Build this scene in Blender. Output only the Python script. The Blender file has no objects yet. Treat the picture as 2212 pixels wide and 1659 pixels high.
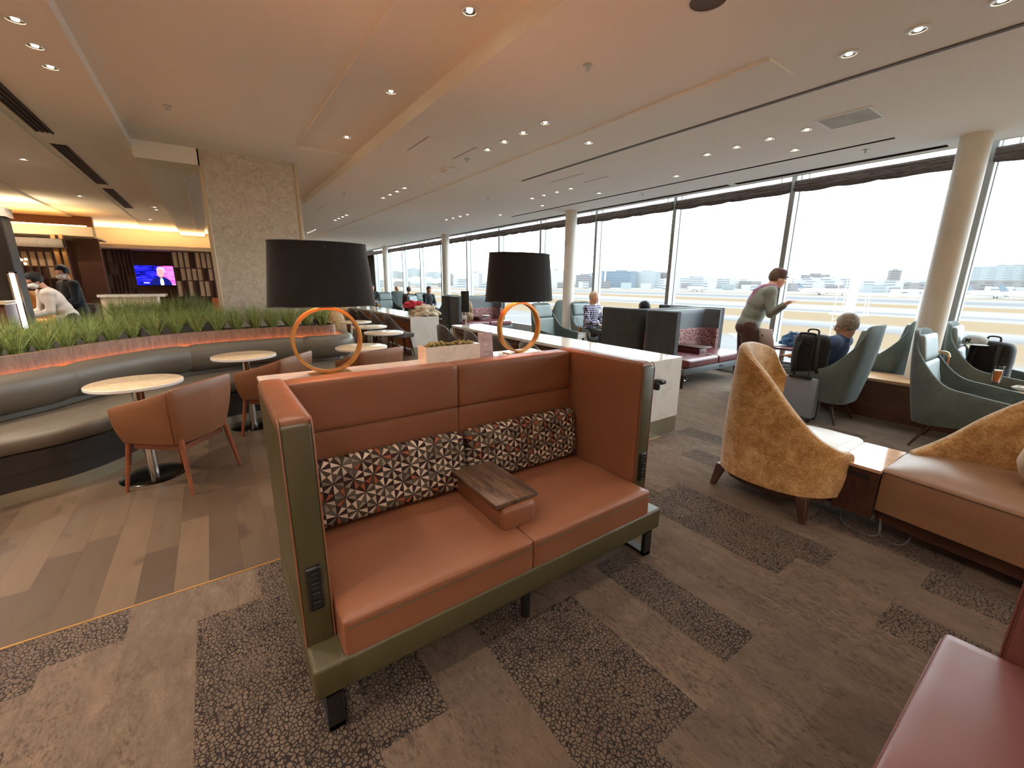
WORLD = 5.4; SPOT = 23.0; EXPO = 0.8
import bpy, bmesh, math, random
from mathutils import Vector, Matrix, noise
C = bpy.context.scene.collection
PI = math.pi
R = math.radians
random.seed(7)

# ------------------------------------------------------------------ mesh helpers
def xf(bm, verts, M):
    if M is not None:
        bmesh.ops.transform(bm, matrix=M, verts=verts)

def box(bm, x0, x1, y0, y1, z0, z1, r=0.0, seg=2, M=None):
    g = bmesh.ops.create_cube(bm, size=1.0)
    vs = g['verts']
    S = Matrix.Translation(((x0+x1)/2, (y0+y1)/2, (z0+z1)/2)) @ Matrix.Diagonal((abs(x1-x0), abs(y1-y0), abs(z1-z0), 1))
    bmesh.ops.transform(bm, matrix=S, verts=vs)
    if r > 0:
        es = list({e for v in vs for e in v.link_edges})
        res = bmesh.ops.bevel(bm, geom=es, offset=r, segments=seg, profile=0.5, affect='EDGES')
        vs = list({v for f in res['faces'] for v in f.verts} | {v for v in vs if v.is_valid})
    xf(bm, vs, M)
    return vs

def cushion(bm, x0, x1, y0, y1, z0, z1, r=0.04, crown=0.0, n=10, M=None, wob=0.0):
    """rounded box with a soft crowned face"""
    cx, cy, cz = (x0+x1)/2, (y0+y1)/2, (z0+z1)/2
    hx, hy, hz = (x1-x0)/2, (y1-y0)/2, (z1-z0)/2
    allv = []; m = n+2; cache = {}
    def vt(i, j, k):
        key = (i, j, k)
        if key not in cache:
            cache[key] = bm.verts.new((-1+2*i/(m-1), -1+2*j/(m-1), -1+2*k/(m-1))); allv.append(cache[key])
        return cache[key]
    e = m-1
    for i in range(e):
        for j in range(e):
            bm.faces.new((vt(i, j, 0), vt(i, j+1, 0), vt(i+1, j+1, 0), vt(i+1, j, 0))); bm.faces.new((vt(i, j, e), vt(i+1, j, e), vt(i+1, j+1, e), vt(i, j+1, e)))
            bm.faces.new((vt(i, 0, j), vt(i+1, 0, j), vt(i+1, 0, j+1), vt(i, 0, j+1))); bm.faces.new((vt(i, e, j), vt(i, e, j+1), vt(i+1, e, j+1), vt(i+1, e, j)))
            bm.faces.new((vt(0, i, j), vt(0, i, j+1), vt(0, i+1, j+1), vt(0, i+1, j))); bm.faces.new((vt(e, i, j), vt(e, i+1, j), vt(e, i+1, j+1), vt(e, i, j+1)))
    for v in allv:
        p = v.co.copy()
        # concentrate loops near edges
        q = Vector([math.copysign(1-(1-abs(a))**1.6, a) for a in p])
        w = Vector((q.x*hx, q.y*hy, q.z*hz))
        inner = Vector((max(-hx+r, min(hx-r, w.x)), max(-hy+r, min(hy-r, w.y)), max(-hz+r, min(hz-r, w.z))))
        d = w-inner
        if d.length > 1e-9: w = inner + d.normalized()*min(r, max(d.length, r*0.999)) if d.length > r*0.0 else w
        c = crown*(1-q.x**2)*(1-q.y**2)
        if p.z > 0: w.z += c*abs(q.z)
        else: w.z -= 0
        if wob: w.z += wob*noise.noise(Vector((w.x*9+cx, w.y*9+cy, 1.7)))*(1 if p.z > 0 else 0)
        v.co = w + Vector((cx, cy, cz))
    xf(bm, allv, M)
    return allv

def frame_of(d):
    d = d.normalized()
    up = Vector((0, 0, 1)) if abs(d.z) < 0.95 else Vector((1, 0, 0))
    a = d.cross(up).normalized()
    return a, d.cross(a).normalized()

def cyl(bm, p0, p1, r0, r1=None, n=16, cap=True):
    r1 = r0 if r1 is None else r1
    p0, p1 = Vector(p0), Vector(p1)
    a, b = frame_of(p1-p0)
    rings = []
    for p, r in ((p0, r0), (p1, r1)):
        rings.append([bm.verts.new(p + a*math.cos(2*PI*i/n)*r + b*math.sin(2*PI*i/n)*r) for i in range(n)])
    for i in range(n):
        j = (i+1) % n
        bm.faces.new((rings[0][i], rings[0][j], rings[1][j], rings[1][i]))
    if cap:
        bm.faces.new(rings[0][::-1]); bm.faces.new(rings[1])
    return rings[0]+rings[1]

def tube(bm, pts, r, n=8, closed=False, cap=True, flat=None):
    pts = [Vector(p) for p in pts]
    m = len(pts); rings = []
    rr = r if isinstance(r, (list, tuple)) else [r]*m
    prev = None
    for i, p in enumerate(pts):
        if closed: d = pts[(i+1) % m]-pts[i-1]
        else: d = pts[min(i+1, m-1)]-pts[max(i-1, 0)]
        d.normalize()
        if prev is None: a, b = frame_of(d)
        else:
            a = (prev - d*prev.dot(d)).normalized(); b = d.cross(a)
        prev = a
        rings.append([bm.verts.new(p + a*math.cos(2*PI*k/n)*rr[i] + b*math.sin(2*PI*k/n)*rr[i]*(flat or 1)) for k in range(n)])
    for i in range(m if closed else m-1):
        A, B = rings[i], rings[(i+1) % m]
        for k in range(n):
            bm.faces.new((A[k], A[(k+1) % n], B[(k+1) % n], B[k]))
    if cap and not closed:
        bm.faces.new(rings[0][::-1]); bm.faces.new(rings[-1])

def lathe(bm, prof, c=(0, 0, 0), n=32, sx=1, sy=1):
    rings = []
    for r, z in prof:
        if r < 1e-5: rings.append([bm.verts.new((c[0], c[1], c[2]+z))])
        else: rings.append([bm.verts.new((c[0]+r*sx*math.cos(2*PI*i/n), c[1]+r*sy*math.sin(2*PI*i/n), c[2]+z)) for i in range(n)])
    for A, B in zip(rings, rings[1:]):
        for i in range(n):
            j = (i+1) % n
            if len(A) == 1 and len(B) == 1: continue
            if len(A) == 1: bm.faces.new((A[0], B[j], B[i]))
            elif len(B) == 1: bm.faces.new((A[i], A[j], B[0]))
            else: bm.faces.new((A[i], A[j], B[j], B[i]))

def prism(bm, pts, z0, z1):
    a = [bm.verts.new((x, y, z0)) for x, y in pts]
    b = [bm.verts.new((x, y, z1)) for x, y in pts]
    n = len(pts)
    for i in range(n):
        j = (i+1) % n
        bm.faces.new((a[i], a[j], b[j], b[i]))
    bm.faces.new(a[::-1]); bm.faces.new(b)
    return a+b

def ell(bm, c, r, M=None, n=20, m=12):
    g = bmesh.ops.create_uvsphere(bm, u_segments=n, v_segments=m, radius=1)
    T = Matrix.Translation(Vector(c)) @ (M if M is not None else Matrix.Identity(4)) @ Matrix.Diagonal((r[0], r[1], r[2], 1))
    bmesh.ops.transform(bm, matrix=T, verts=g['verts'])
    return g['verts']

def cap_(bm, p0, p1, r0, r1, n=14):
    """tapered capsule"""
    p0, p1 = Vector(p0), Vector(p1)
    cyl(bm, p0, p1, r0, r1, n, True)
    ell(bm, p0, (r0,)*3, n=n, m=8); ell(bm, p1, (r1,)*3, n=n, m=8)

def catmull(P, k=6, closed=False):
    P = [Vector(p) for p in P]
    out = []
    n = len(P)
    for i in range(n if closed else n-1):
        if closed: a, b, c, d = P[i-1], P[i], P[(i+1) % n], P[(i+2) % n]
        else: a, b, c, d = P[max(i-1, 0)], P[i], P[i+1], P[min(i+2, n-1)]
        for s in range(k):
            t = s/k
            out.append(0.5*((2*b)+(c-a)*t+(2*a-5*b+4*c-d)*t*t+(3*b-a-3*c+d)*t**3))
    if not closed: out.append(P[-1])
    return out

def normals2(path, closed=False):
    N = []
    n = len(path)
    for i in range(n):
        if closed: d = path[(i+1) % n]-path[i-1]
        else: d = path[min(i+1, n-1)]-path[max(i-1, 0)]
        N.append(Vector((d.y, -d.x)).normalized())
    return N

def sweep(bm, path, sec, closed_sec=True, caps=True):
    """sweep section [(offset, z)] along the 2D path; positive offset to the right of travel"""
    path = [Vector(p[:2]) for p in path]
    N = normals2(path)
    rings = [[bm.verts.new((p.x+n.x*o, p.y+n.y*o, z)) for o, z in sec] for p, n in zip(path, N)]
    k = len(sec)
    for A, B in zip(rings, rings[1:]):
        for i in range(k if closed_sec else k-1):
            j = (i+1) % k
            bm.faces.new((A[i], A[j], B[j], B[i]))
    if caps and closed_sec:
        bm.faces.new(rings[0][::-1]); bm.faces.new(rings[-1])

def shell(bm, base, top, zb, zt, th, m=8, bulge=0.0, rim=0.4, closed=False):
    """upholstered wall: outer surface from base path to top path, inner surface th inside"""
    base = [Vector(p[:2]) for p in base]; top = [Vector(p[:2]) for p in top]
    NB, NT = normals2(base, closed), normals2(top, closed)
    n = len(base)
    zb = zb if isinstance(zb, (list, tuple)) else [zb]*n
    zt = zt if isinstance(zt, (list, tuple)) else [zt]*n
    cols = []
    for i in range(n):
        col = []
        def P(t, s):
            p = base[i].lerp(top[i], t); nn = NB[i].lerp(NT[i], t).normalized()
            p = p + nn*(bulge*math.sin(PI*t)) - nn*s
            return Vector((p.x, p.y, zb[i]+(zt[i]-zb[i])*t))
        for j in range(m+1): col.append(P(j/m, 0))
        q = P(1, th*0.5); q.z += abs(th)*rim; 
        a = P(1, th*0.15); a.z += abs(th)*rim*0.7; b = P(1, th*0.85); b.z += abs(th)*rim*0.7
        col += [a, q, b]
        for j in range(m, -1, -1): col.append(P(j/m, th))
        cols.append([bm.verts.new(v) for v in col])
    k = len(cols[0])
    for i in range(n if closed else n-1):
        A, B = cols[i], cols[(i+1) % n]
        for j in range(k):
            jj = (j+1) % k
            bm.faces.new((A[j], B[j], B[jj], A[jj]))
    if not closed:
        bm.faces.new(cols[0]); bm.faces.new(cols[-1][::-1])

# ------------------------------------------------------------------ object helpers
def obj(name, bm, mat, parent=None, smooth=True, w=False, ang=38):
    """link the bmesh as ONE object; w=True: the mesh was drawn in world coordinates"""
    bmesh.ops.remove_doubles(bm, verts=bm.verts, dist=1e-5)
    bmesh.ops.recalc_face_normals(bm, faces=bm.faces)
    if w and parent is not None:
        bmesh.ops.transform(bm, matrix=parent_world(parent).inverted(), verts=bm.verts)
    me = bpy.data.meshes.new(name)
    bm.to_mesh(me); bm.free()
    if isinstance(mat, (list, tuple)):
        for m_ in mat: me.materials.append(m_)
    elif mat is not None: me.materials.append(mat)
    if smooth:
        for p in me.polygons: p.use_smooth = True
        try: me.set_sharp_from_angle(angle=R(ang))
        except Exception: pass
    o = bpy.data.objects.new(name, me); C.objects.link(o)
    if parent is not None: o.parent = parent
    return o

def parent_world(o):
    M = Matrix.Identity(4)
    while o is not None:
        M = (Matrix.Translation(o.location) @ o.rotation_euler.to_matrix().to_4x4() @ Matrix.Diagonal((*o.scale, 1))) @ M
        o = o.parent
    return M

def tag(o, label, cat, group=None, kind=None):
    o['label'] = label; o['category'] = cat
    if group: o['group'] = group
    if kind: o['kind'] = kind
    return o

def thing(name, label, cat, loc=(0, 0, 0), rz=0, group=None):
    o = bpy.data.objects.new(name, None); C.objects.link(o)
    o.location = loc; o.rotation_euler = (0, 0, rz); o.empty_display_size = 0.1
    return tag(o, label, cat, group)

def single(name, bm, mat, label, cat, group=None, smooth=True, ang=38):
    """a thing that is one mesh: origin moved to its base"""
    xs = [v.co for v in bm.verts]
    c = Vector(((min(v.x for v in xs)+max(v.x for v in xs))/2, (min(v.y for v in xs)+max(v.y for v in xs))/2, min(v.z for v in xs)))
    bmesh.ops.translate(bm, verts=bm.verts, vec=-c)
    o = obj(name, bm, mat, None, smooth, ang=ang); o.location = c
    return tag(o, label, cat, group)

def struct(name, bm, mat, parent=None, smooth=False):
    o = obj(name, bm, mat, parent, smooth)
    if parent is None: o['kind'] = 'structure'
    return o

def dup(root, loc, rz=None, label=None, group=None):
    def cp(o, par):
        c = o.copy(); C.objects.link(c)
        if par is not None: c.parent = par
        for ch in kids.get(o.name, []): cp(ch, c)
        return c
    kids = {}
    def gather(o):
        kids[o.name] = list(o.children)
        for ch in o.children: gather(ch)
    gather(root)
    r = cp(root, None)
    r.location = loc
    if rz is not None: r.rotation_euler = (0, 0, rz)
    if label: r['label'] = label
    if group: r['group'] = group
    return r

nb = bmesh.new

def text_mesh(body, size, m, parent, loc, rot, extrude=0.0004, offset=0.0, name='lettering'):
    cu = bpy.data.curves.new(name, 'FONT'); cu.body = body; cu.size = size; cu.align_x = 'CENTER'; cu.extrude = extrude; cu.offset = offset
    tmp = bpy.data.objects.new(name+'_tmp', cu); C.objects.link(tmp)
    bpy.context.view_layer.update()
    me = bpy.data.meshes.new_from_object(tmp.evaluated_get(bpy.context.evaluated_depsgraph_get()))
    bpy.data.objects.remove(tmp); bpy.data.curves.remove(cu)
    me.name = name; me.materials.clear(); me.materials.append(m)
    o = bpy.data.objects.new(name, me); C.objects.link(o); o.parent = parent; o.location = loc; o.rotation_euler = rot
    return o
# ------------------------------------------------------------------ materials
def lin(c):
    return tuple(((v/255)/12.92 if v/255 <= 0.04045 else ((v/255+0.055)/1.055)**2.4) for v in c)

class NT:
    def __init__(s, name):
        s.m = bpy.data.materials.new(name); s.m.use_nodes = True
        s.t = s.m.node_tree; s.n = s.t.nodes; s.n.clear()
        s.out = s.n.new('ShaderNodeOutputMaterial')
        s.b = s.n.new('ShaderNodeBsdfPrincipled')
        s.t.links.new(s.b.outputs[0], s.out.inputs[0])
    def link(s, a, b): s.t.links.new(a, b)
    def setv(s, sock, v):
        if isinstance(v, bpy.types.NodeSocket): s.link(v, sock)
        elif isinstance(v, (tuple, list)) and len(v) == 3 and sock.type == 'RGBA': sock.default_value = (*v, 1)
        else: sock.default_value = v
    def P(s, **k):
        for key, v in k.items(): s.setv(s.b.inputs[key.replace('_', ' ')], v)
        return s
    def node(s, t, **k):
        n = s.n.new(t)
        for a, b in k.items(): setattr(n, a, b)
        return n
    def M(s, op, a, b=None, c=None, clamp=False):
        n = s.node('ShaderNodeMath', operation=op, use_clamp=clamp)
        s.setv(n.inputs[0], a)
        if b is not None: s.setv(n.inputs[1], b)
        if c is not None: s.setv(n.inputs[2], c)
        return n.outputs[0]
    def coord(s, kind='Object'): return s.node('ShaderNodeTexCoord').outputs[kind]
    def geo(s): return s.node('ShaderNodeNewGeometry').outputs['Position']
    def xyz(s, v):
        n = s.node('ShaderNodeSeparateXYZ'); s.link(v, n.inputs[0]); return n.outputs[0], n.outputs[1], n.outputs[2]
    def vec(s, x, y, z):
        n = s.node('ShaderNodeCombineXYZ')
        for i, v in enumerate((x, y, z)): s.setv(n.inputs[i], v)
        return n.outputs[0]
    def map(s, v, sc=(1, 1, 1), rot=(0, 0, 0), loc=(0, 0, 0)):
        n = s.node('ShaderNodeMapping'); s.link(v, n.inputs[0])
        n.inputs['Scale'].default_value = sc; n.inputs['Rotation'].default_value = rot; n.inputs['Location'].default_value = loc
        return n.outputs[0]
    def noise(s, v, scale=5, detail=3, rough=0.5, dist=0.0, color=False):
        n = s.node('ShaderNodeTexNoise'); s.link(v, n.inputs['Vector'])
        n.inputs['Scale'].default_value = scale; n.inputs['Detail'].default_value = detail
        n.inputs['Roughness'].default_value = rough; n.inputs['Distortion'].default_value = dist
        return n.outputs['Color' if color else 'Fac']
    def voro(s, v, scale=5, feature='F1', rnd=1.0, out='Distance'):
        n = s.node('ShaderNodeTexVoronoi', feature=feature); s.link(v, n.inputs['Vector'])
        n.inputs['Scale'].default_value = scale; n.inputs['Randomness'].default_value = rnd
        return n.outputs[out]
    def white(s, v):
        n = s.node('ShaderNodeTexWhiteNoise', noise_dimensions='3D'); s.link(v, n.inputs['Vector']); return n.outputs['Value']
    def ramp(s, f, stops, interp='LINEAR'):
        n = s.node('ShaderNodeValToRGB'); n.color_ramp.interpolation = interp
        e = n.color_ramp.elements
        while len(e) > 1: e.remove(e[-1])
        e[0].position = stops[0][0]; e[0].color = (*stops[0][1], 1)
        for p, c in stops[1:]:
            k = e.new(p); k.color = (*c, 1)
        s.setv(n.inputs[0], f); return n.outputs[0]
    def mix(s, f, a, b, mode='MIX'):
        n = s.node('ShaderNodeMix', data_type='RGBA', blend_type=mode)
        s.setv(n.inputs['Factor'], f)
        s.setv([i for i in n.inputs if i.name == 'A' and i.type == 'RGBA'][0], a)
        s.setv([i for i in n.inputs if i.name == 'B' and i.type == 'RGBA'][0], b)
        return [o for o in n.outputs if o.type == 'RGBA'][0]
    def bump(s, h, strength=0.3, dist=0.01):
        n = s.node('ShaderNodeBump'); n.inputs['Strength'].default_value = strength; n.inputs['Distance'].default_value = dist
        s.link(h, n.inputs['Height']); s.link(n.outputs[0], s.b.inputs['Normal']); return s
    def done(s): return s.m

def plain(name, c, rough=0.5, metal=0.0, spec=0.5, vary=0.0, sc=6):
    k = NT(name); col = lin(c)
    if vary:
        f = k.noise(k.coord(), sc, 3)
        k.P(Base_Color=k.mix(k.ramp(f, [(0.3, (0, 0, 0)), (0.7, (1, 1, 1))]), tuple(v*(1-vary) for v in col), tuple(min(1, v*(1+vary)) for v in col)))
    else: k.P(Base_Color=col)
    return k.P(Roughness=rough, Metallic=metal, Specular_IOR_Level=spec).done()

def leather(name, c, rough=0.42, vary=0.12, grain=420, bump=0.12, fold=0.0):
    k = NT(name); col = lin(c); co = k.coord()
    f = k.noise(co, 3.5, 4, 0.6)
    base = k.mix(f, tuple(v*(1-vary) for v in col), tuple(v*(1+vary) for v in col))
    k.P(Base_Color=base, Roughness=k.M('MULTIPLY_ADD', k.noise(co, 14, 3), 0.16, rough-0.08), Specular_IOR_Level=0.5)
    h = k.voro(co, grain, 'F1')
    if fold: h = k.M('ADD', k.M('MULTIPLY', k.noise(co, 9, 3, 0.6, 1.5), fold*20), k.M('MULTIPLY', h, 0.5))
    return k.bump(h, bump, 0.002 if not fold else 0.004).done()

def fabric(name, c, c2=None, rough=0.85, scale=260, bump=0.3, sheen=0.2, blot=5):
    k = NT(name); co = k.coord()
    a = lin(c); b = lin(c2) if c2 else tuple(v*0.72 for v in a)
    f = k.noise(co, blot, 5, 0.65)
    k.P(Base_Color=k.mix(k.ramp(f, [(0.35, (0, 0, 0)), (0.65, (1, 1, 1))]), a, b), Roughness=rough, Sheen_Weight=sheen, Specular_IOR_Level=0.2)
    return k.bump(k.noise(co, scale, 2), bump, 0.003).done()

def emit(name, c, s):
    k = NT(name); return k.P(Base_Color=(0, 0, 0), Emission_Color=lin(c), Emission_Strength=s).done()

mat = {}
mat['terracotta'] = leather('terracotta leather', (130, 82, 56), 0.42, 0.08)
mat['brick_leather'] = leather('brick red leather', (130, 82, 76), 0.40, 0.10, bump=0.06)
mat['olive'] = leather('olive green leather', (72, 66, 41), 0.40, 0.08)
mat['tan'] = leather('tan leather', (122, 78, 48), 0.5, 0.22, bump=0.15)
mat['teal'] = leather('blue green leather', (112, 126, 126), 0.42, 0.12, fold=0.05, bump=0.2)
mat['teal_shell'] = fabric('grey green shell felt', (96, 106, 103), (82, 92, 90), 0.75, sheen=0.1)
mat['charcoal'] = fabric('charcoal felt', (66, 70, 72), (56, 60, 62), 0.8)
mat['slate'] = leather('slate leather', (92, 98, 102), 0.5, 0.1)
mat['burgundy'] = leather('burgundy leather', (98, 50, 54), 0.30, 0.12)
mat['taupe'] = leather('taupe grey leather', (104, 95, 82), 0.42, 0.1)
mat['black_leather'] = leather('black skirt leather', (44, 40, 38), 0.36, 0.1)
mat['brown_leather'] = leather('brown bench leather', (138, 104, 78), 0.38, 0.14, fold=0.03, bump=0.18)
mat['pale_leather'] = leather('pale grey leather', (178, 168, 158), 0.36, 0.1, fold=0.03, bump=0.15)
mat['black'] = plain('black metal', (28, 26, 25), 0.4)
mat['blackfab'] = fabric('black nylon', (34, 33, 34), (24, 24, 25), 0.6, 400)
mat['plastic'] = plain('black plastic', (24, 24, 24), 0.3)
mat['chrome'] = plain('polished steel', (205, 200, 195), 0.16, 1.0)
mat['steel'] = plain('dark polished base steel', (70, 66, 62), 0.2, 1.0)
mat['brass'] = plain('aged brass', (190, 146, 84), 0.36, 0.7, vary=0.12)
mat['white_metal'] = plain('white painted metal', (226, 224, 220), 0.35)
mat['grey_metal'] = plain('grey aluminium', (196, 202, 202), 0.42, 0.3)
mat['mull_shade'] = plain('shaded mullion grey', (142, 146, 146), 0.5)
mat['column'] = plain('off white column paint', (214, 210, 200), 0.6, vary=0.02)
mat['white'] = plain('white plastic', (225, 224, 220), 0.5)
mat['walnut_leg'] = plain('dark walnut', (66, 40, 28), 0.4, vary=0.2, sc=12)
mat['legwood'] = plain('chestnut leg wood', (118, 64, 38), 0.42, vary=0.18, sc=14)
mat['skirting'] = plain('brushed bronze kick', (160, 152, 132), 0.35, 0.7)
mat['dark_wall'] = plain('dark brown wall panel', (92, 52, 34), 0.6, vary=0.08, sc=2)
mat['cream'] = plain('cream plaster', (232, 208, 176), 0.7)
mat['slat'] = plain('dark bronze slat', (72, 46, 36), 0.5, vary=0.15)
mat['panel_light'] = plain('pale fabric panel', (208, 176, 142), 0.8, vary=0.06)
mat['shade'] = fabric('black lamp shade linen', (32, 31, 31), (28, 27, 27), 0.85, 500, 0.15)
mat['skin'] = plain('skin', (205, 152, 126), 0.5, vary=0.06, sc=18)
mat['skin_tan'] = plain('skin tan', (190, 138, 108), 0.5, vary=0.06, sc=18)
mat['mask'] = plain('white face mask', (225, 222, 216), 0.8)
mat['hair_black'] = fabric('black hair', (26, 22, 20), (18, 15, 14), 0.5, 300, 0.6)
mat['hair_grey'] = fabric('grey brown hair', (148, 136, 118), (112, 100, 84), 0.5, 300, 0.6)
mat['hair_thin'] = fabric('thin sandy hair', (200, 172, 140), (180, 150, 120), 0.6, 300, 0.4)
mat['hair_brown'] = fabric('brown hair', (96, 74, 56), (74, 56, 42), 0.5, 300, 0.6)
mat['red'] = fabric('red scarf wool', (196, 34, 56), (150, 20, 40), 0.8)
mat['beige'] = fabric('beige coat cloth', (196, 178, 152), (160, 142, 118), 0.85)
mat['browncoat'] = fabric('brown coat cloth', (150, 124, 98), (120, 98, 76), 0.85)
mat['darkcloth'] = fabric('dark trousers', (60, 58, 60), (48, 46, 48), 0.85)
mat['maroon_cloth'] = fabric('maroon brown trousers', (88, 60, 54), (72, 48, 44), 0.85)
mat['grey_knit'] = fabric('grey green sweater', (126, 130, 118), (108, 112, 100), 0.9, 180)
mat['blue_shirt'] = fabric('blue polo shirt', (70, 88, 124), (56, 72, 106), 0.85)
mat['white_shirt'] = fabric('white shirt', (228, 218, 206), (214, 202, 188), 0.8)
mat['black_shirt'] = fabric('black shirt', (34, 36, 40), (26, 28, 32), 0.8)
mat['teal_shirt'] = fabric('turquoise shirt', (150, 208, 212), (120, 184, 190), 0.8)
mat['pink_cloth'] = fabric('pink purple cloth', (150, 60, 120), (100, 40, 90), 0.8)
mat['blue_cloth'] = fabric('blue jacket cloth', (58, 92, 124), (40, 66, 96), 0.7)
mat['suitcase'] = plain('blue grey suitcase shell', (128, 136, 148), 0.35, vary=0.03)
mat['soil'] = plain('dark soil', (30, 26, 20), 0.9, vary=0.3, sc=30)
mat['sign'] = plain('mauve grey card', (158, 142, 144), 0.5)
mat['sign_print'] = plain('pale print', (226, 218, 214), 0.6)
mat['sign_dim'] = plain('dim print', (176, 160, 160), 0.6)
mat['led'] = emit('warm LED strip', (255, 140, 72), 12.0)
mat['cove'] = emit('warm cove LED', (255, 200, 120), 14.0)
mat['lamp_core'] = emit('downlight lamp', (255, 232, 200), 18.0)
mat['lining'] = plain('gold shade lining', (236, 170, 110), 0.5)
mat['bulb'] = emit('warm bulb', (255, 150, 70), 30.0)
mat['cold_led'] = emit('cold display LED', (240, 244, 255), 5.0)
mat['dark_gap'] = plain('dark slot lining', (52, 48, 45), 0.8)
mat['vent'] = plain('vent bronze slat', (70, 54, 46), 0.6)
mat['sea_glass'] = None

def ceiling_mat():
    k = NT('ceiling plaster'); co = k.geo()
    k.P(Base_Color=k.mix(k.noise(co, 1.2, 3), lin((234, 230, 222)), lin((238, 234, 227))), Roughness=0.85, Specular_IOR_Level=0.2)
    return k.bump(k.noise(co, 300, 2), 0.08, 0.002).done()
mat['ceiling'] = ceiling_mat()
mat['ceil_edge'] = plain('white shadow gap bead', (236, 230, 220), 0.6)

def quartz():
    k = NT('white quartz'); co = k.geo()
    f = k.noise(co, 3, 6, 0.6, 1.2)
    f2 = k.noise(co, 60, 3)
    c = k.mix(k.ramp(f, [(0.46, (0, 0, 0)), (0.5, (1, 1, 1)), (0.54, (0, 0, 0))]), lin((222, 216, 206)), lin((210, 203, 192)))
    k.P(Base_Color=k.mix(k.M('MULTIPLY', f2, 0.25), c, lin((190, 180, 165))), Roughness=0.07, Specular_IOR_Level=0.9)
    return k.done()
mat['quartz'] = quartz()
def quartz2():
    k = NT('speckled quartz table top'); co = k.geo()
    c = k.mix(k.ramp(k.noise(co, 16, 5, 0.7), [(0.35, (0, 0, 0)), (0.7, (1, 1, 1))]), lin((226, 204, 170)), lin((198, 172, 136)))
    k.P(Base_Color=c, Roughness=0.16, Specular_IOR_Level=0.5); return k.done()
mat['quartz_top'] = quartz2()

def woodfloor():
    k = NT('smoked oak planks'); x, y, z = k.xyz(k.geo())
    u = k.M('DIVIDE', k.M('ADD', x, 0.05), 0.146); iu = k.M('FLOOR', u); fu = k.M('FRACT', u)
    off = k.white(k.vec(iu, 3.3, 1.1))
    v = k.M('ADD', k.M('DIVIDE', y, 1.25), k.M('MULTIPLY', off, 7.0)); iv = k.M('FLOOR', v); fv = k.M('FRACT', v)
    tone = k.white(k.vec(iu, iv, 9.0))
    gv = k.vec(k.M('MULTIPLY', x, 14), k.M('ADD', k.M('MULTIPLY', y, 1.6), k.M('MULTIPLY', tone, 40)), tone)
    grain = k.noise(gv, 2.2, 5, 0.62, 0.8)
    knots = k.noise(k.vec(k.M('MULTIPLY', x, 5), k.M('MULTIPLY', y, 2.2), tone), 1.6, 2)
    c1 = k.ramp(tone, [(0, lin((72, 57, 44))), (0.5, lin((88, 71, 54))), (1, lin((106, 87, 66)))])
    c2 = k.mix(k.ramp(grain, [(0.3, (0, 0, 0)), (0.7, (1, 1, 1))]), k.mix(0.35, c1, lin((66, 52, 42))), c1)
    c3 = k.mix(k.ramp(knots, [(0.62, (0, 0, 0)), (0.72, (0.7, 0.7, 0.7))]), c2, lin((62, 46, 36)))
    e1 = k.M('LESS_THAN', fu, 0.016); e2 = k.M('LESS_THAN', fv, 0.0028)
    seam = k.M('MAXIMUM', e1, e2)
    k.P(Base_Color=k.mix(k.M('MULTIPLY', seam, 0.6), c3, lin((46, 34, 26))), Roughness=k.M('MULTIPLY_ADD', grain, 0.18, 0.3), Specular_IOR_Level=0.45)
    return k.bump(k.M('SUBTRACT', k.M('MULTIPLY', grain, 0.4), seam), 0.25, 0.002).done()
mat['woodfloor'] = woodfloor()

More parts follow.
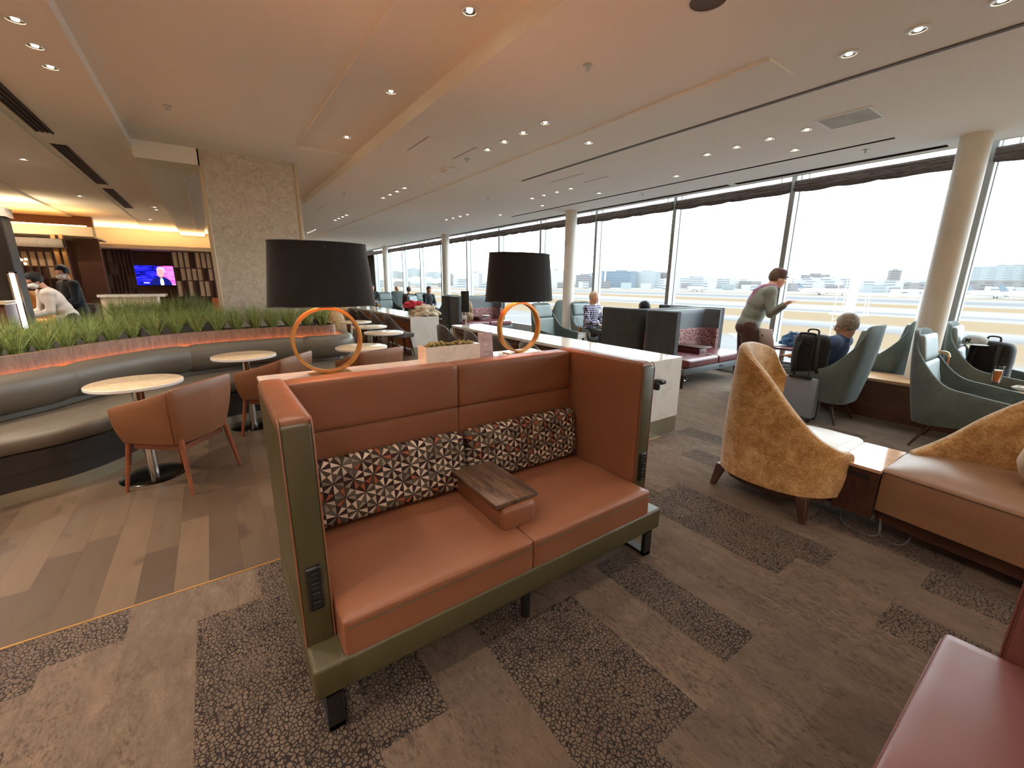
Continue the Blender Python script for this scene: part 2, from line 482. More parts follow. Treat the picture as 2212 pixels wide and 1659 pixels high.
def carpet(peb):
    k = NT('pebble patterned carpet' if peb else 'streaked carpet'); g = k.geo(); x, y, z = k.xyz(g)
    iu = k.M('FLOOR', k.M('DIVIDE', k.M('SUBTRACT', x, 0.01), 0.2505))
    iv = k.M('FLOOR', k.M('ADD', y, k.M('MULTIPLY', k.white(k.vec(iu, 2, 2)), 5)))
    tone = k.white(k.vec(iu, iv, 4))
    st = k.noise(k.vec(k.M('MULTIPLY', x, 9), k.M('MULTIPLY', y, 3.4), k.M('MULTIPLY', tone, 9)), 1.7, 10, 0.85, 0.25)
    fine = k.noise(g, 150, 3, 0.75)
    base = k.ramp(st, [(0.32, lin((76, 62, 52))), (0.44, lin((102, 86, 72))), (0.58, lin((118, 100, 83))), (0.72, lin((138, 120, 98)))])
    base = k.mix(k.M('MULTIPLY', tone, 0.35), base, lin((84, 70, 60)))
    fl = k.noise(k.vec(k.M('MULTIPLY', x, 75), k.M('MULTIPLY', y, 30), tone), 1.0, 4, 0.7)
    ms = k.noise(k.vec(k.M('MULTIPLY', x, 5), k.M('MULTIPLY', y, 1.6), k.M('MULTIPLY', tone, 5)), 1.3, 3)
    fl = k.M('MULTIPLY', k.ramp(fl, [(0.50, (0, 0, 0)), (0.60, (1, 1, 1))]), k.ramp(ms, [(0.42, (0, 0, 0)), (0.58, (1, 1, 1))]))
    base = k.mix(k.M('MULTIPLY', fl, 0.7), base, lin((66, 53, 44)))
    if peb:
        wob = k.node('ShaderNodeVectorMath', operation='ADD')
        k.link(g, wob.inputs[0])
        sc = k.node('ShaderNodeVectorMath', operation='SCALE'); k.link(k.noise(g, 30, 2, color=True), sc.inputs[0]); sc.inputs['Scale'].default_value = 0.016
        k.link(sc.outputs[0], wob.inputs[1])
        v = k.map(wob.outputs[0], (1.0, 0.85, 1.0))
        d = k.voro(v, 68, 'DISTANCE_TO_EDGE')
        big = k.noise(g, 5, 3)
        wid = k.M('MULTIPLY_ADD', big, 0.22, 0.03)
        crack = k.M('SUBTRACT', 1.0, k.M('DIVIDE', d, wid), clamp=True)
        crack = k.ramp(crack, [(0.05, (0, 0, 0)), (0.5, (1, 1, 1))])
        base = k.mix(crack, k.mix(0.15, base, lin((110, 96, 80))), lin((40, 30, 26)))
        h = k.M('SUBTRACT', fine, k.M('MULTIPLY', crack, 1.6))
    else: h = fine
    base = k.mix(k.M('MULTIPLY', k.ramp(fine, [(0.35, (0, 0, 0)), (0.65, (1, 1, 1))]), 0.42), base, k.mix(0.5, base, (0.02, 0.016, 0.013)))
    k.P(Base_Color=base, Roughness=0.92, Specular_IOR_Level=0.12, Sheen_Weight=0.1)
    return k.bump(h, 0.6, 0.004).done()
mat['carpet'] = carpet(False); mat['pebble'] = carpet(True)

def starcloth():
    """triangle lattice, each triangle cut in six facets: six-pointed stars"""
    k = NT('star facet cloth'); x, y, z = k.xyz(k.coord())
    S = 0.088
    u = k.M('DIVIDE', x, S); v = k.M('DIVIDE', k.M('ADD', z, k.M('MULTIPLY', y, 0.35)), S)
    b = k.M('MULTIPLY', v, 2/math.sqrt(3)); a = k.M('SUBTRACT', u, k.M('DIVIDE', v, math.sqrt(3)))
    ia, ib = k.M('FLOOR', a), k.M('FLOOR', b)
    fa, fb = k.M('FRACT', a), k.M('FRACT', b)
    dn = k.M('GREATER_THAN', k.M('ADD', fa, fb), 1.0)
    def pick(up, down): return k.M('ADD', k.M('MULTIPLY', up, k.M('SUBTRACT', 1.0, dn)), k.M('MULTIPLY', down, dn))
    l1 = pick(fa, k.M('SUBTRACT', 1.0, fb)); l2 = pick(fb, k.M('SUBTRACT', 1.0, fa))
    l3 = k.M('SUBTRACT', 1.0, k.M('ADD', l1, l2))
    s1 = k.M('GREATER_THAN', l1, l2); s2 = k.M('GREATER_THAN', l2, l3); s3 = k.M('GREATER_THAN', l3, l1)
    code = k.M('ADD', s1, k.M('ADD', k.M('MULTIPLY', s2, 2.0), k.M('MULTIPLY', s3, 4.0)))
    # parity 0/1: light and dark half of each kite (codes 1,2,4 against 3,5,6)
    ones = k.M('ADD', s1, k.M('ADD', s2, s3))
    dark = k.M('GREATER_THAN', ones, 1.5)
    dark = k.M('ABSOLUTE', k.M('SUBTRACT', dark, dn))
    rnd = k.white(k.vec(k.M('MULTIPLY_ADD', dn, 0.5, ia), ib, code))
    light = k.ramp(rnd, [(0.0, lin((206, 186, 164))), (0.35, lin((176, 160, 140))), (0.55, lin((140, 128, 112))), (0.78, lin((154, 88, 62))), (0.88, lin((120, 108, 94)))], 'CONSTANT')
    dk = k.ramp(rnd, [(0.0, lin((56, 34, 32))), (0.4, lin((76, 66, 56))), (0.7, lin((96, 86, 74))), (0.9, lin((44, 30, 28)))], 'CONSTANT')
    col = k.mix(dark, light, dk)
    e = k.M('MINIMUM', k.M('ABSOLUTE', k.M('SUBTRACT', l1, l2)), k.M('MINIMUM', k.M('ABSOLUTE', k.M('SUBTRACT', l2, l3)), k.M('ABSOLUTE', k.M('SUBTRACT', l3, l1))))
    e = k.M('MINIMUM', e, k.M('MINIMUM', l1, k.M('MINIMUM', l2, l3)))
    line = k.M('LESS_THAN', e, 0.022)
    k.P(Base_Color=k.mix(k.M('MULTIPLY', line, 0.75), col, lin((40, 26, 24))), Roughness=0.8, Specular_IOR_Level=0.2)
    return k.bump(k.noise(k.coord(), 400, 2), 0.15, 0.002).done()
mat['star'] = starcloth()

def leafcloth():
    k = NT('burgundy sprig cloth'); co = k.coord()
    v = k.map(co, (1, 1, 0.6), (0.3, 0.5, 0.2))
    f = k.voro(v, 55, 'F1')
    k.P(Base_Color=k.mix(k.ramp(f, [(0.38, (0, 0, 0)), (0.46, (1, 1, 1))]), lin((176, 150, 146)), lin((112, 62, 62))), Roughness=0.8)
    return k.done()
mat['sprig'] = leafcloth()

def velvet():
    k = NT('gold crushed velvet'); co = k.coord()
    f = k.noise(co, 9, 6, 0.72, 0.6); g = k.noise(k.map(co, (1, 1, 1.6)), 55, 4, 0.7, 1.5)
    c = k.ramp(k.M('MULTIPLY_ADD', g, 0.55, k.M('MULTIPLY', f, 0.5)), [(0.36, lin((132, 94, 52))), (0.5, lin((172, 132, 82))), (0.64, lin((214, 180, 130)))])
    k.P(Base_Color=c, Roughness=0.75, Sheen_Weight=0.9, Sheen_Roughness=0.35, Specular_IOR_Level=0.2)
    return k.bump(g, 0.55, 0.006).done()
mat['velvet'] = velvet()
mat['brown_velvet'] = fabric('brown chair velvet', (88, 78, 70), (66, 57, 51), 0.7, 180, 0.3, 0.4, 12)
mat['cream_fluff'] = fabric('cream bouclé', (206, 186, 158), (180, 158, 128), 0.9, 120, 0.8)

def stone():
    k = NT('mother of pearl stone'); g = k.geo()
    f = k.noise(g, 11, 5, 0.7, 1.4); f2 = k.noise(g, 38, 4, 0.7, 2.0)
    c = k.ramp(k.M('MULTIPLY_ADD', f2, 0.4, k.M('MULTIPLY', f, 0.6)), [(0.36, lin((176, 166, 148))), (0.52, lin((204, 196, 180))), (0.66, lin((222, 216, 202)))])
    k.P(Base_Color=c, Roughness=0.13, Specular_IOR_Level=0.6); return k.done()
mat['stone'] = stone()
mat['column_trim'] = plain('champagne metal trim', (196, 182, 154), 0.35, 0.3)

def walnut(name, c, c2, rough=0.35, sc=3.0, ax=1):
    k = NT(name); co = k.coord()
    s = [9, 9, 9]; s[ax] = 1.6
    f = k.noise(k.map(co, tuple(s)), sc, 6, 0.65, 1.2)
    k.P(Base_Color=k.ramp(f, [(0.35, lin(c2)), (0.62, lin(c))]), Roughness=rough); return k.done()
mat['tabletop'] = walnut('dark grained laminate', (112, 86, 66), (58, 40, 30), 0.4)
mat['darkwood'] = walnut('dark walnut panel', (74, 44, 30), (48, 28, 20), 0.35, ax=2)
mat['bandwood'] = walnut('greige wood band', (142, 112, 92), (112, 84, 68), 0.45, ax=2)
mat['orangewood'] = walnut('orange oak panel', (206, 132, 78), (182, 108, 58), 0.45, ax=1)
mat['ledgewood'] = walnut('light oak ledge', (204, 164, 122), (180, 140, 100), 0.3, ax=1)
mat['brownpanel'] = walnut('brown ledge panel', (98, 66, 44), (80, 52, 36), 0.5, ax=1)
mat['fabricshade'] = walnut('brown roman blind cloth', (96, 84, 80), (62, 52, 50), 0.9, 5, ax=1)

def plaid():
    k = NT('navy and white plaid'); x, y, z = k.xyz(k.coord())
    S = 0.042
    def st(v): return k.ramp(k.M('PINGPONG', v, S), [(0.0, (0, 0, 0)), (0.02, (0, 0, 0)), (0.026, (1, 1, 1))])
    a = k.M('LESS_THAN', k.M('FRACT', k.M('DIVIDE', k.M('ADD', x, k.M('MULTIPLY', y, 0.6)), S)), 0.5)
    b = k.M('LESS_THAN', k.M('FRACT', k.M('DIVIDE', z, S)), 0.5)
    s = k.M('MULTIPLY', k.M('ADD', a, b), 0.5)
    k.P(Base_Color=k.ramp(s, [(0.0, lin((210, 206, 214))), (0.4, lin((92, 88, 118))), (0.8, lin((36, 34, 60)))], 'CONSTANT'), Roughness=0.85)
    return k.done()
mat['plaid'] = plaid()

def grass():
    k = NT('artificial grass blade'); oi = k.node('ShaderNodeObjectInfo').outputs['Random']
    x, y, z = k.xyz(k.coord())
    f = k.noise(k.coord(), 35, 2)
    c = k.ramp(f, [(0.3, lin((104, 122, 62))), (0.55, lin((152, 166, 96))), (0.75, lin((200, 202, 138)))])
    k.P(Base_Color=k.mix(k.M('MULTIPLY', oi, 0.3), c, lin((96, 118, 60))), Roughness=0.5, Specular_IOR_Level=0.3)
    return k.done()
mat['grass'] = grass()
mat['moss'] = plain('moss', (122, 118, 70), 0.9, vary=0.45, sc=40)

def glassm(name='window glass', tint=(0.95, 0.98, 0.98), ior=1.05):
    k = NT(name); k.n.remove(k.b)
    t = k.node('ShaderNodeBsdfTransparent'); t.inputs[0].default_value = (*tint, 1)
    g = k.node('ShaderNodeBsdfGlossy'); g.inputs['Roughness'].default_value = 0.01
    fr = k.node('ShaderNodeFresnel'); fr.inputs[0].default_value = ior
    m = k.node('ShaderNodeMixShader')
    k.link(fr.outputs[0], m.inputs[0]); k.link(t.outputs[0], m.inputs[1]); k.link(g.outputs[0], m.inputs[2])
    k.link(m.outputs[0], k.out.inputs[0]); return k.m
mat['glass'] = glassm()
mat['drink_glass'] = glassm('drinking glass', (0.95, 0.95, 0.95), 1.3)
mat['beer'] = plain('amber beer', (224, 128, 36), 0.2)
mat['juice'] = plain('orange juice', (240, 170, 60), 0.3)

def ground():
    k = NT('airfield ground'); x, y, z = k.xyz(k.geo())
    n = k.noise(k.vec(k.M('MULTIPLY', x, 0.02), k.M('MULTIPLY', y, 0.006), 0.0), 1.0, 4)
    d = k.M('ADD', x, k.M('MULTIPLY', k.M('SUBTRACT', n, 0.5), 34))
    dm = lambda c, f=0.145: tuple(v*f for v in lin(c))
    tarmac = dm((226, 226, 228)); grs = dm((232, 204, 168)); pale = dm((250, 248, 246)); gry = dm((200, 200, 206))
    c = k.ramp(k.M('DIVIDE', d, 700.0), [(0, gry), (0.085, tarmac), (0.10, tarmac), (0.112, grs), (0.138, grs), (0.142, gry), (0.158, pale), (0.165, grs), (0.21, grs), (0.216, pale),
        (0.235, gry), (0.25, pale), (0.29, pale), (0.30, grs), (0.345, grs), (0.355, pale), (0.42, gry), (0.5, pale), (0.56, grs), (0.6, pale), (1, pale)])
    mk = k.voro(k.vec(k.M('MULTIPLY', x, 0.03), k.M('MULTIPLY', y, 0.02), 0), 1.0, 'DISTANCE_TO_EDGE')
    near = k.M('LESS_THAN', x, 74)
    c = k.mix(k.M('MULTIPLY', k.M('LESS_THAN', mk, 0.02), near), c, dm((255, 255, 255)))
    k.P(Base_Color=k.mix(k.M('MULTIPLY', k.noise(k.geo(), 0.3, 5), 0.25), c, dm((190, 184, 178))), Roughness=1.0, Specular_IOR_Level=0.0)
    return k.done()
mat['ground'] = ground()
def facade(name, c, c2, sx=0.25, sz=0.3):
    k = NT(name); x, y, z = k.xyz(k.geo())
    a = k.M('LESS_THAN', k.M('FRACT', k.M('MULTIPLY', k.M('ADD', x, y), sx*0.3)), 0.55)
    b = k.M('LESS_THAN', k.M('FRACT', k.M('MULTIPLY', z, sz)), 0.5)
    k.P(Base_Color=k.mix(k.M('MULTIPLY', a, b), tuple(v*0.27 for v in lin(c)), tuple(v*0.235 for v in lin(c2))), Roughness=0.8); return k.done()
mat['f_white'] = facade('white facade', (226, 226, 228), (176, 182, 192))
mat['f_blue'] = facade('blue grey glass facade', (150, 166, 182), (134, 152, 170))
mat['f_pale'] = facade('pale grey facade', (198, 206, 208), (190, 198, 202))
mat['f_brown'] = facade('grey brown facade', (172, 166, 166), (150, 146, 150))
mat['trees'] = plain('hazy tree belt', (122, 126, 122), 1.0, vary=0.1, sc=0.05)
mat['mast'] = plain('galvanised mast', (150, 150, 152), 0.6, vary=0.15, sc=3)

def tvscreen():
    k = NT('television picture'); k.n.remove(k.b)
    x, y, z = k.xyz(k.coord('Generated'))
    n = k.noise(k.map(k.coord('Generated'), (1.6, 1, 5)), 2.0, 5, 0.6, 1.2)
    side = k.M('ADD', x, k.M('MULTIPLY', k.M('SUBTRACT', n, 0.5), 0.5))
    blue = k.ramp(n, [(0.38, lin((6, 6, 50))), (0.5, lin((20, 24, 190))), (0.62, lin((60, 50, 240)))])
    pink = k.ramp(n, [(0.35, lin((190, 40, 150))), (0.6, lin((240, 130, 220)))])
    col = k.mix(k.ramp(side, [(0.55, (0, 0, 0)), (0.72, (1, 1, 1))]), blue, pink)
    def ellm(cx, cz, rx, rz):
        return k.M('LESS_THAN', k.M('ADD', k.M('POWER', k.M('ABSOLUTE', k.M('DIVIDE', k.M('SUBTRACT', x, cx), rx)), 2.0), k.M('POWER', k.M('ABSOLUTE', k.M('DIVIDE', k.M('SUBTRACT', z, cz), rz)), 2.0)), 1.0)
    col = k.mix(ellm(0.62, 0.02, 0.26, 0.42), col, lin((18, 22, 92)))
    col = k.mix(ellm(0.645, 0.14, 0.045, 0.24), col, lin((214, 222, 255)))
    col = k.mix(ellm(0.66, 0.78, 0.10, 0.17), col, lin((168, 160, 170)))
    col = k.mix(ellm(0.64, 0.62, 0.085, 0.22), col, lin((196, 136, 140)))
    bar = k.M('MULTIPLY', k.M('MULTIPLY', k.M('GREATER_THAN', x, 0.2), k.M('LESS_THAN', x, 0.34)), k.M('MULTIPLY', k.M('GREATER_THAN', z, 0.1), k.M('LESS_THAN', z, 0.14)))
    col = k.mix(bar, col, (1, 1, 1))
    e = k.node('ShaderNodeEmission'); k.setv(e.inputs[0], col); e.inputs[1].default_value = 1.3
    k.link(e.outputs[0], k.out.inputs[0]); return k.m
mat['tv'] = tvscreen()
mat['slot_shade'] = plain('ceiling groove shade', (96, 90, 84), 0.6)
# ------------------------------------------------------------------ floor
ZC = 2.96
def build_floor():
    bm = nb(); rnd = random.Random(3)
    def quad(x0, x1, y0, y1, mi):
        f = bm.faces.new([bm.verts.new(p) for p in ((x0, y0, 0), (x1, y0, 0), (x1, y1, 0), (x0, y1, 0))]); f.material_index = mi
    YB, XB = 2.388, 3.52
    quad(-12, XB, YB, 22, 0)
    quad(XB, 7.45, YB, 28, 1)
    W = 0.2505
    P = [  # pebble planks seen in the photograph: x0 index, y0, y1
        (-1, 0.95, 2.113), (0, 0.72, 2.388), (-3, 2.16, 2.388), (-4, 2.05, 2.388), (-5, 2.0, 2.388), (-4, 1.3, 1.8), (1, 1.10, 1.40),
        (3, 0.46, 1.27), (4, 0.59, 1.27), (3, 1.27, 1.5), (6, 0.63, 1.36), (9, -0.6, 0.35), (9, 0.76, 1.78), (10, 0.645, 1.68), (11, -0.4, 0.30), (12, 0.2, 0.9),
        (16, 0.8, 1.2), (18, 1.1, 1.9), (20, 1.2, 1.6), (15, 1.9, 2.38), (13, 1.3, 2.0), (-2, -0.6, 0.4), (2, -1.2, -0.3)]
    for i in range(-49, 30):
        x0 = 0.01 + i*W; x1 = x0+W
        if i == 29: x1 = 7.45
        cuts = sorted([(a, b) for j, a, b in P if j == i])
        y = -8.0
        for a, b in cuts:
            if a > y: quad(x0, x1, y, a, 1)
            quad(x0, x1, max(a, y), b, 2); y = b
        if y < YB: quad(x0, x1, y, YB, 1)
    # metal joint between wood and carpet
    o = struct('floor', bm, [mat['woodfloor'], mat['carpet'], mat['pebble']])
    bm = nb(); box(bm, -12, 3.52, 2.382, 2.392, -0.002, 0.0025)
    struct('trim_1', bm, mat['brass'])
build_floor()

# ------------------------------------------------------------------ ceiling with its trays
def build_ceiling():
    Xs = [-12, -2.54, -1.35, -0.52, 0.10, 1.08, 1.75, 3.25, 3.65, 4.03, 5.92, 5.98, 6.66, 6.78, 6.90]
    Ys = [-8, 0.5, 1.40, 1.66, 3.7, 3.8, 5.49, 6.10, 6.887, 8.5, 9.6, 18.6, 28.0]
    def lev(x, y):
        if -0.52 < x < 1.75 and y < 6.887:
            return 3.085 if (x > 1.08 and y < 6.10) else 3.06
        if 0.10 < x < 1.75 and 6.887 < y < 9.6: return 3.06
        if -0.52 < x < 0.10 and y > 6.887: return 2.87
        if x < -1.35 and x > -2.54: return 2.99
        if 3.25 < x < 3.65 and y > 1.66: return 2.944
        if 5.92 < x < 5.98 and 1.66 < y < 8.5: return 3.04
        if 6.66 < x < 6.78 and y > 1.40 and not (3.7 < y < 3.8): return 3.02
        return ZC
    bm = nb()
    L = [[lev((Xs[i]+Xs[i+1])/2, (Ys[j]+Ys[j+1])/2) for j in range(len(Ys)-1)] for i in range(len(Xs)-1)]
    def face(pts, mi=0):
        f = bm.faces.new([bm.verts.new(p) for p in pts]); f.material_index = mi
    for i in range(len(Xs)-1):
        for j in range(len(Ys)-1):
            z = L[i][j]; x0, x1, y0, y1 = Xs[i], Xs[i+1], Ys[j], Ys[j+1]
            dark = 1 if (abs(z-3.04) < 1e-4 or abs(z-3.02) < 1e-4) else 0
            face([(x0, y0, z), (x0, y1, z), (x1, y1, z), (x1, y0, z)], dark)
            if i+1 < len(L) and abs(L[i+1][j]-z) > 1e-5: face([(x1, y0, z), (x1, y1, z), (x1, y1, L[i+1][j]), (x1, y0, L[i+1][j])], dark)
            if j+1 < len(L[0]) and abs(L[i][j+1]-z) > 1e-5: face([(x0, y1, z), (x1, y1, z), (x1, y1, L[i][j+1]), (x0, y1, L[i][j+1])], dark)
    # ceiling edge at the window pocket and the slab above
    x = Xs[-1]
    face([(x, -8, ZC), (x, 28, ZC), (x, 28, 3.5), (x, -8, 3.5)])
    face([(-12.3, -8.3, 3.5), (7.6, -8.3, 3.5), (7.6, 28.3, 3.5), (-12.3, 28.3, 3.5)])
    struct('ceiling', bm, [mat['ceiling'], mat['dark_gap']])
build_ceiling()
_tn = [1]
def bead(x0, x1, y0, y1, z0, z1, m='ceil_edge'):
    _tn[0] += 1
    bm = nb(); box(bm, x0, x1, y0, y1, z0, z1)
    return struct('trim_%d' % _tn[0], bm, mat[m])
bead(-1.352, -1.325, -8, 18.3, 2.948, 2.992)
bead(1.072, 1.086, -8, 6.10, 3.048, 3.072)
bead(1.08, 1.75, 6.095, 6.125, 3.052, 3.072)
bead(-2.545, -2.53, 6, 13.4, 2.95, 2.97)
bead(-0.10, -0.08, 8.0, 18.3, 2.855, 2.869)
bead(4.0, 4.035, -5, 5.49, 2.952, 2.962, 'slot_shade')  # flat strip; the shade of a recessed slot put into its grey
bead(3.66, 4.03, 5.47, 5.49, 2.950, 2.962)
bead(6.885, 6.903, -5, 28, 2.955, 2.975, 'grey_metal')

# ------------------------------------------------------------------ walls
def wall(name, pts, m):
    bm = nb(); box(bm, *pts); return struct(name, bm, mat[m])
wall('wall_left', (-7.2, -7.0, -5, 22, 0, 3.5), 'cream')
wall('wall_back', (-7.2, 7.6, -5.2, -5, 0, 3.5), 'cream')
wall('wall_far', (2.6, 7.6, 28, 28.2, 0, 3.5), 'cream')
wall('wall_side', (2.5, 2.7, 19.0, 28, 0, 3.5), 'cream')
# far left: bar wall with cove
wall('wall_bar', (-2.75, 2.7, 18.3, 18.5, 0, 3.5), 'cream')
wall('wall_niche', (-2.75, 0.60, 17.02, 17.2, 0, 2.42), 'dark_wall')
wall('wall_rear', (-12, -2.2, 15.2, 15.4, 0, 3.5), 'dark_wall')
bead(-2.62, 0.60, 15.8, 17.1, 2.30, 2.40, 'cream')        # lintel slab over the niche
bead(-2.52, -2.30, 15.86, 16.05, 0, 2.30, 'cream')        # left post
bead(-9.0, -1.96, 13.4, 13.6, 2.40, 2.60, 'cream')        # left bulkhead
bead(-9.0, -2.0, 13.6, 15.2, 2.40, 2.44, 'cream')
bm = nb(); box(bm, -2.5, 0.6, 17.06, 17.10, 2.42, 2.46); s_ = struct('trim_30', bm, mat['cove'])
bm = nb(); box(bm, -9.0, -2.1, 13.75, 13.80, 2.62, 2.65); s_ = struct('trim_31', bm, mat['cove'])

# ------------------------------------------------------------------ stone clad pillar
def pillar():
    t = thing('stone_pillar', 'square pillar clad in mottled pearly grey stone, standing in the grass planter', 'pillar', (0.64, 7.14, 0)); t['kind'] = 'structure'
    bm = nb(); box(bm, 0.125, 1.16, 6.90, 7.40, 0, 3.06); obj('cladding', bm, mat['stone'], t, False, w=True)
    for x0, x1 in ((0.081, 0.125), (1.16, 1.203)):
        bm = nb(); box(bm, x0, x1, 6.887, 7.42, 0, 3.06, 0.004, 1); obj('corner_trim', bm, mat['column_trim'], t, False, w=True)
pillar()

# ------------------------------------------------------------------ window wall
XM = 7.37; PITCH = 1.968; Y0 = 1.128
def windows():
    n = 0
    for k in range(-4, 14):
        ya, yb = Y0+k*PITCH, Y0+(k+1)*PITCH
        n += 1
        bm = nb()
        box(bm, XM-0.16, XM-0.02, ya-0.032, ya+0.032, 0, 3.5)             # vertical fin, its backlit shade put into the darker grey
        f = struct('window_%d' % n, bm, mat['mull_shade'])
        bm = nb(); box(bm, XM-0.155, XM-0.025, ya-0.040, ya-0.032, 0.3, 3.5); obj('fin_lit_side', bm, mat['grey_metal'], f, False)  # paler plate, daylight on the fin's side put into the colour
        bm = nb()
        box(bm, XM-0.02, XM+0.05, ya-0.05, ya+0.05, 0.1, 3.5); box(bm, XM-0.04, XM+0.04, ya+0.05, yb-0.05, 0.20, 0.30); box(bm, XM-0.04, XM+0.04, ya+0.05, yb-0.05, 3.42, 3.5)
        obj('frame', bm, mat['grey_metal'], f, False)
        bm = nb(); box(bm, XM-0.006, XM+0.006, ya+0.05, yb-0.05, 0.30, 3.42); obj('pane', bm, mat['glass'], f, False)
    wall('wall_window', (XM-0.05, XM+0.15, -8, 28, -0.3, 0.20), 'grey_metal')
windows()

# round columns along the windows
colT = None
for i, (y, lab) in enumerate([(1.15, 'nearest round white column, rising behind the back-to-back window armchairs'), (7.02, 'round white column beside the chair of the man in the plaid shirt'),
                 (12.95, 'round white column behind the far charcoal booths'), (18.8, 'farthest round white column seen along the windows')]):
    bm = nb(); cyl(bm, (0, 0, 0), (0, 0, ZC), 0.118 if i else 0.122, n=40, cap=False)
    if i == 0:
        colT = obj('round_column', bm, mat['column']); o = colT
    else:
        bm.free(); o = colT.copy(); C.objects.link(o)
    o.location = (6.45 if i else 6.47, y, 0)
    tag(o, lab, 'column', 'round columns along the window wall'); o['kind'] = 'structure'

# roman blinds bunched at the head of each window
def blind_mesh(seed):
    rnd = random.Random(seed); bm = nb(); L = PITCH-0.05
    n = 26; rings = []
    for i in range(n+1):
        t = i/n; y = -L/2+L*t
        sag = 0.022*abs(math.sin(t*PI*4))+0.006*rnd.random()
        pr = [(0.00, 0.165), (-0.035, 0.16), (-0.05, 0.13), (-0.040, 0.105), (-0.065, 0.085), (-0.055, 0.06), (-0.075, 0.035), (-0.06, 0.005), (-0.03, -0.012-sag), (0.01, -0.008-sag), (0.03, 0.03), (0.03, 0.165)]
        rings.append([bm.verts.new((x+0.006*math.sin(9*t+j), y, z*0.86+0.004*math.sin(t*23+j*2))) for j, (x, z) in enumerate(pr)])
    for A, B in zip(rings, rings[1:]):
        for j in range(len(A)):
            bm.faces.new((A[j], A[(j+1) % len(A)], B[(j+1) % len(A)], B[j]))
    bm.faces.new(rings[0]); bm.faces.new(rings[-1][::-1])
    return bm
BL = None
for k in range(-3, 13):
    y = Y0+(k+0.5)*PITCH
    if BL is None:
        BL = thing('roman_blind', 'brown roman blind bunched at the head of a tall window', 'blind', (7.24, y, 2.822), 0, 'roman blinds along the window wall')
        obj('fabric', blind_mesh(1), mat['fabricshade'], BL)
        bm = nb(); box(bm, 0.0, 0.012, -PITCH/2+0.03, PITCH/2-0.03, 0.138, 0.150); obj('rail', bm, mat['grey_metal'], BL, False)
        for s in (-1, 1):
            bm = nb(); box(bm, 0, 0.02, s*0.8-0.01, s*0.8+0.01, 0.150, 0.66); obj('bracket', bm, mat['white_metal'], BL, False)
    else: dup(BL, (7.24, y, 2.822))

# low ledge by the nearest windows
def ledge():
    t = thing('window_ledge', 'low brown panelled ledge with pale wood top between the window armchairs', 'ledge', (6.3, -1.0, 0))
    bm = nb(); box(bm, 6.06, 6.56, -4.5, 2.05, 0.07, 0.425); obj('side_panel', bm, mat['brownpanel'], t, False, w=True)
    bm = nb(); box(bm, 6.05, 6.57, -4.5, 2.06, 0.425, 0.46, 0.004, 1); obj('top', bm, mat['ledgewood'], t, False, w=True)
    bm = nb(); box(bm, 6.075, 6.5, -4.5, 2.04, 0, 0.07); obj('plinth', bm, mat['brownpanel'], t, False, w=True)
ledge()

# ------------------------------------------------------------------ ceiling fittings
def ringdown():
    t = thing('downlight', 'recessed ceiling downlight with a pale ring', 'downlight', (0, 0, 0))
    bm = nb(); lathe(bm, [(0.040, 0.0), (0.056, 0.0), (0.058, -0.006), (0.042, -0.008), (0.040, 0.0)], n=28); obj('ring', bm, mat['white'], t)
    bm = nb(); lathe(bm, [(0.041, -0.004), (0.036, -0.001), (0.034, 0.0), (0.0, -0.001)], n=24); obj('reflector', bm, mat['chrome'], t)
    bm = nb(); lathe(bm, [(0.0, -0.009), (0.017, -0.006), (0.018, -0.001)], n=16); obj('lamp', bm, mat['lamp_core'], t)
    return t
DLp = []
for y in (3.445, 3.792, 4.132, 4.476): DLp.append((2.79, y, ZC, 'row of four downlights over the long tables'))
for y in (7.01, 7.35, 7.69, 8.05): DLp.append((2.79, y, ZC, 'second row of four downlights, beyond the square fitting'))
for y in (10.6, 10.95, 11.3, 11.65, 14.2, 14.55, 14.9, 15.25): DLp.append((2.79, y, ZC, 'far rows of downlights over the second table'))
for y in (2.081, 2.419, 2.761, 3.106): DLp.append((4.95, y, ZC, 'row of four downlights by the grille'))
for y in (5.42, 5.76, 6.10, 6.44, 8.8, 9.15, 9.5, 9.85): DLp.append((4.95, y, ZC, 'rows of downlights over the booths'))
for y in (2.43, 3.93, 5.40, 6.9, 8.4): DLp.append((5.57, y, ZC, 'spaced downlights near the window slot'))
for y in (0.67, 0.999, 1.335): DLp.append((3.61, y, ZC, 'three large-looking downlights nearest the camera'))
DLp.append((3.5, 3.58, 2.944, 'single downlight in the dropped strip'))
for y in (2.6, 3.97, 5.42): DLp.append((1.50, y, 3.085, 'downlights in the ceiling tray'))
for y in (4.013, 4.361, 4.698, 12.0, 12.4): DLp.append((-0.72, y, ZC, 'downlights left of the tray'))
for x, y in ((-1.75, 8.5), (-1.75, 11.5), (0.4, 12.5), (-1.0, 14.5), (-3.2, 9.0), (-3.2, 12.0)): DLp.append((x, y, 2.99 if -2.54 < x < -1.35 else (2.90 if -0.52 < x < 1.08 else ZC), 'downlights towards the bar'))
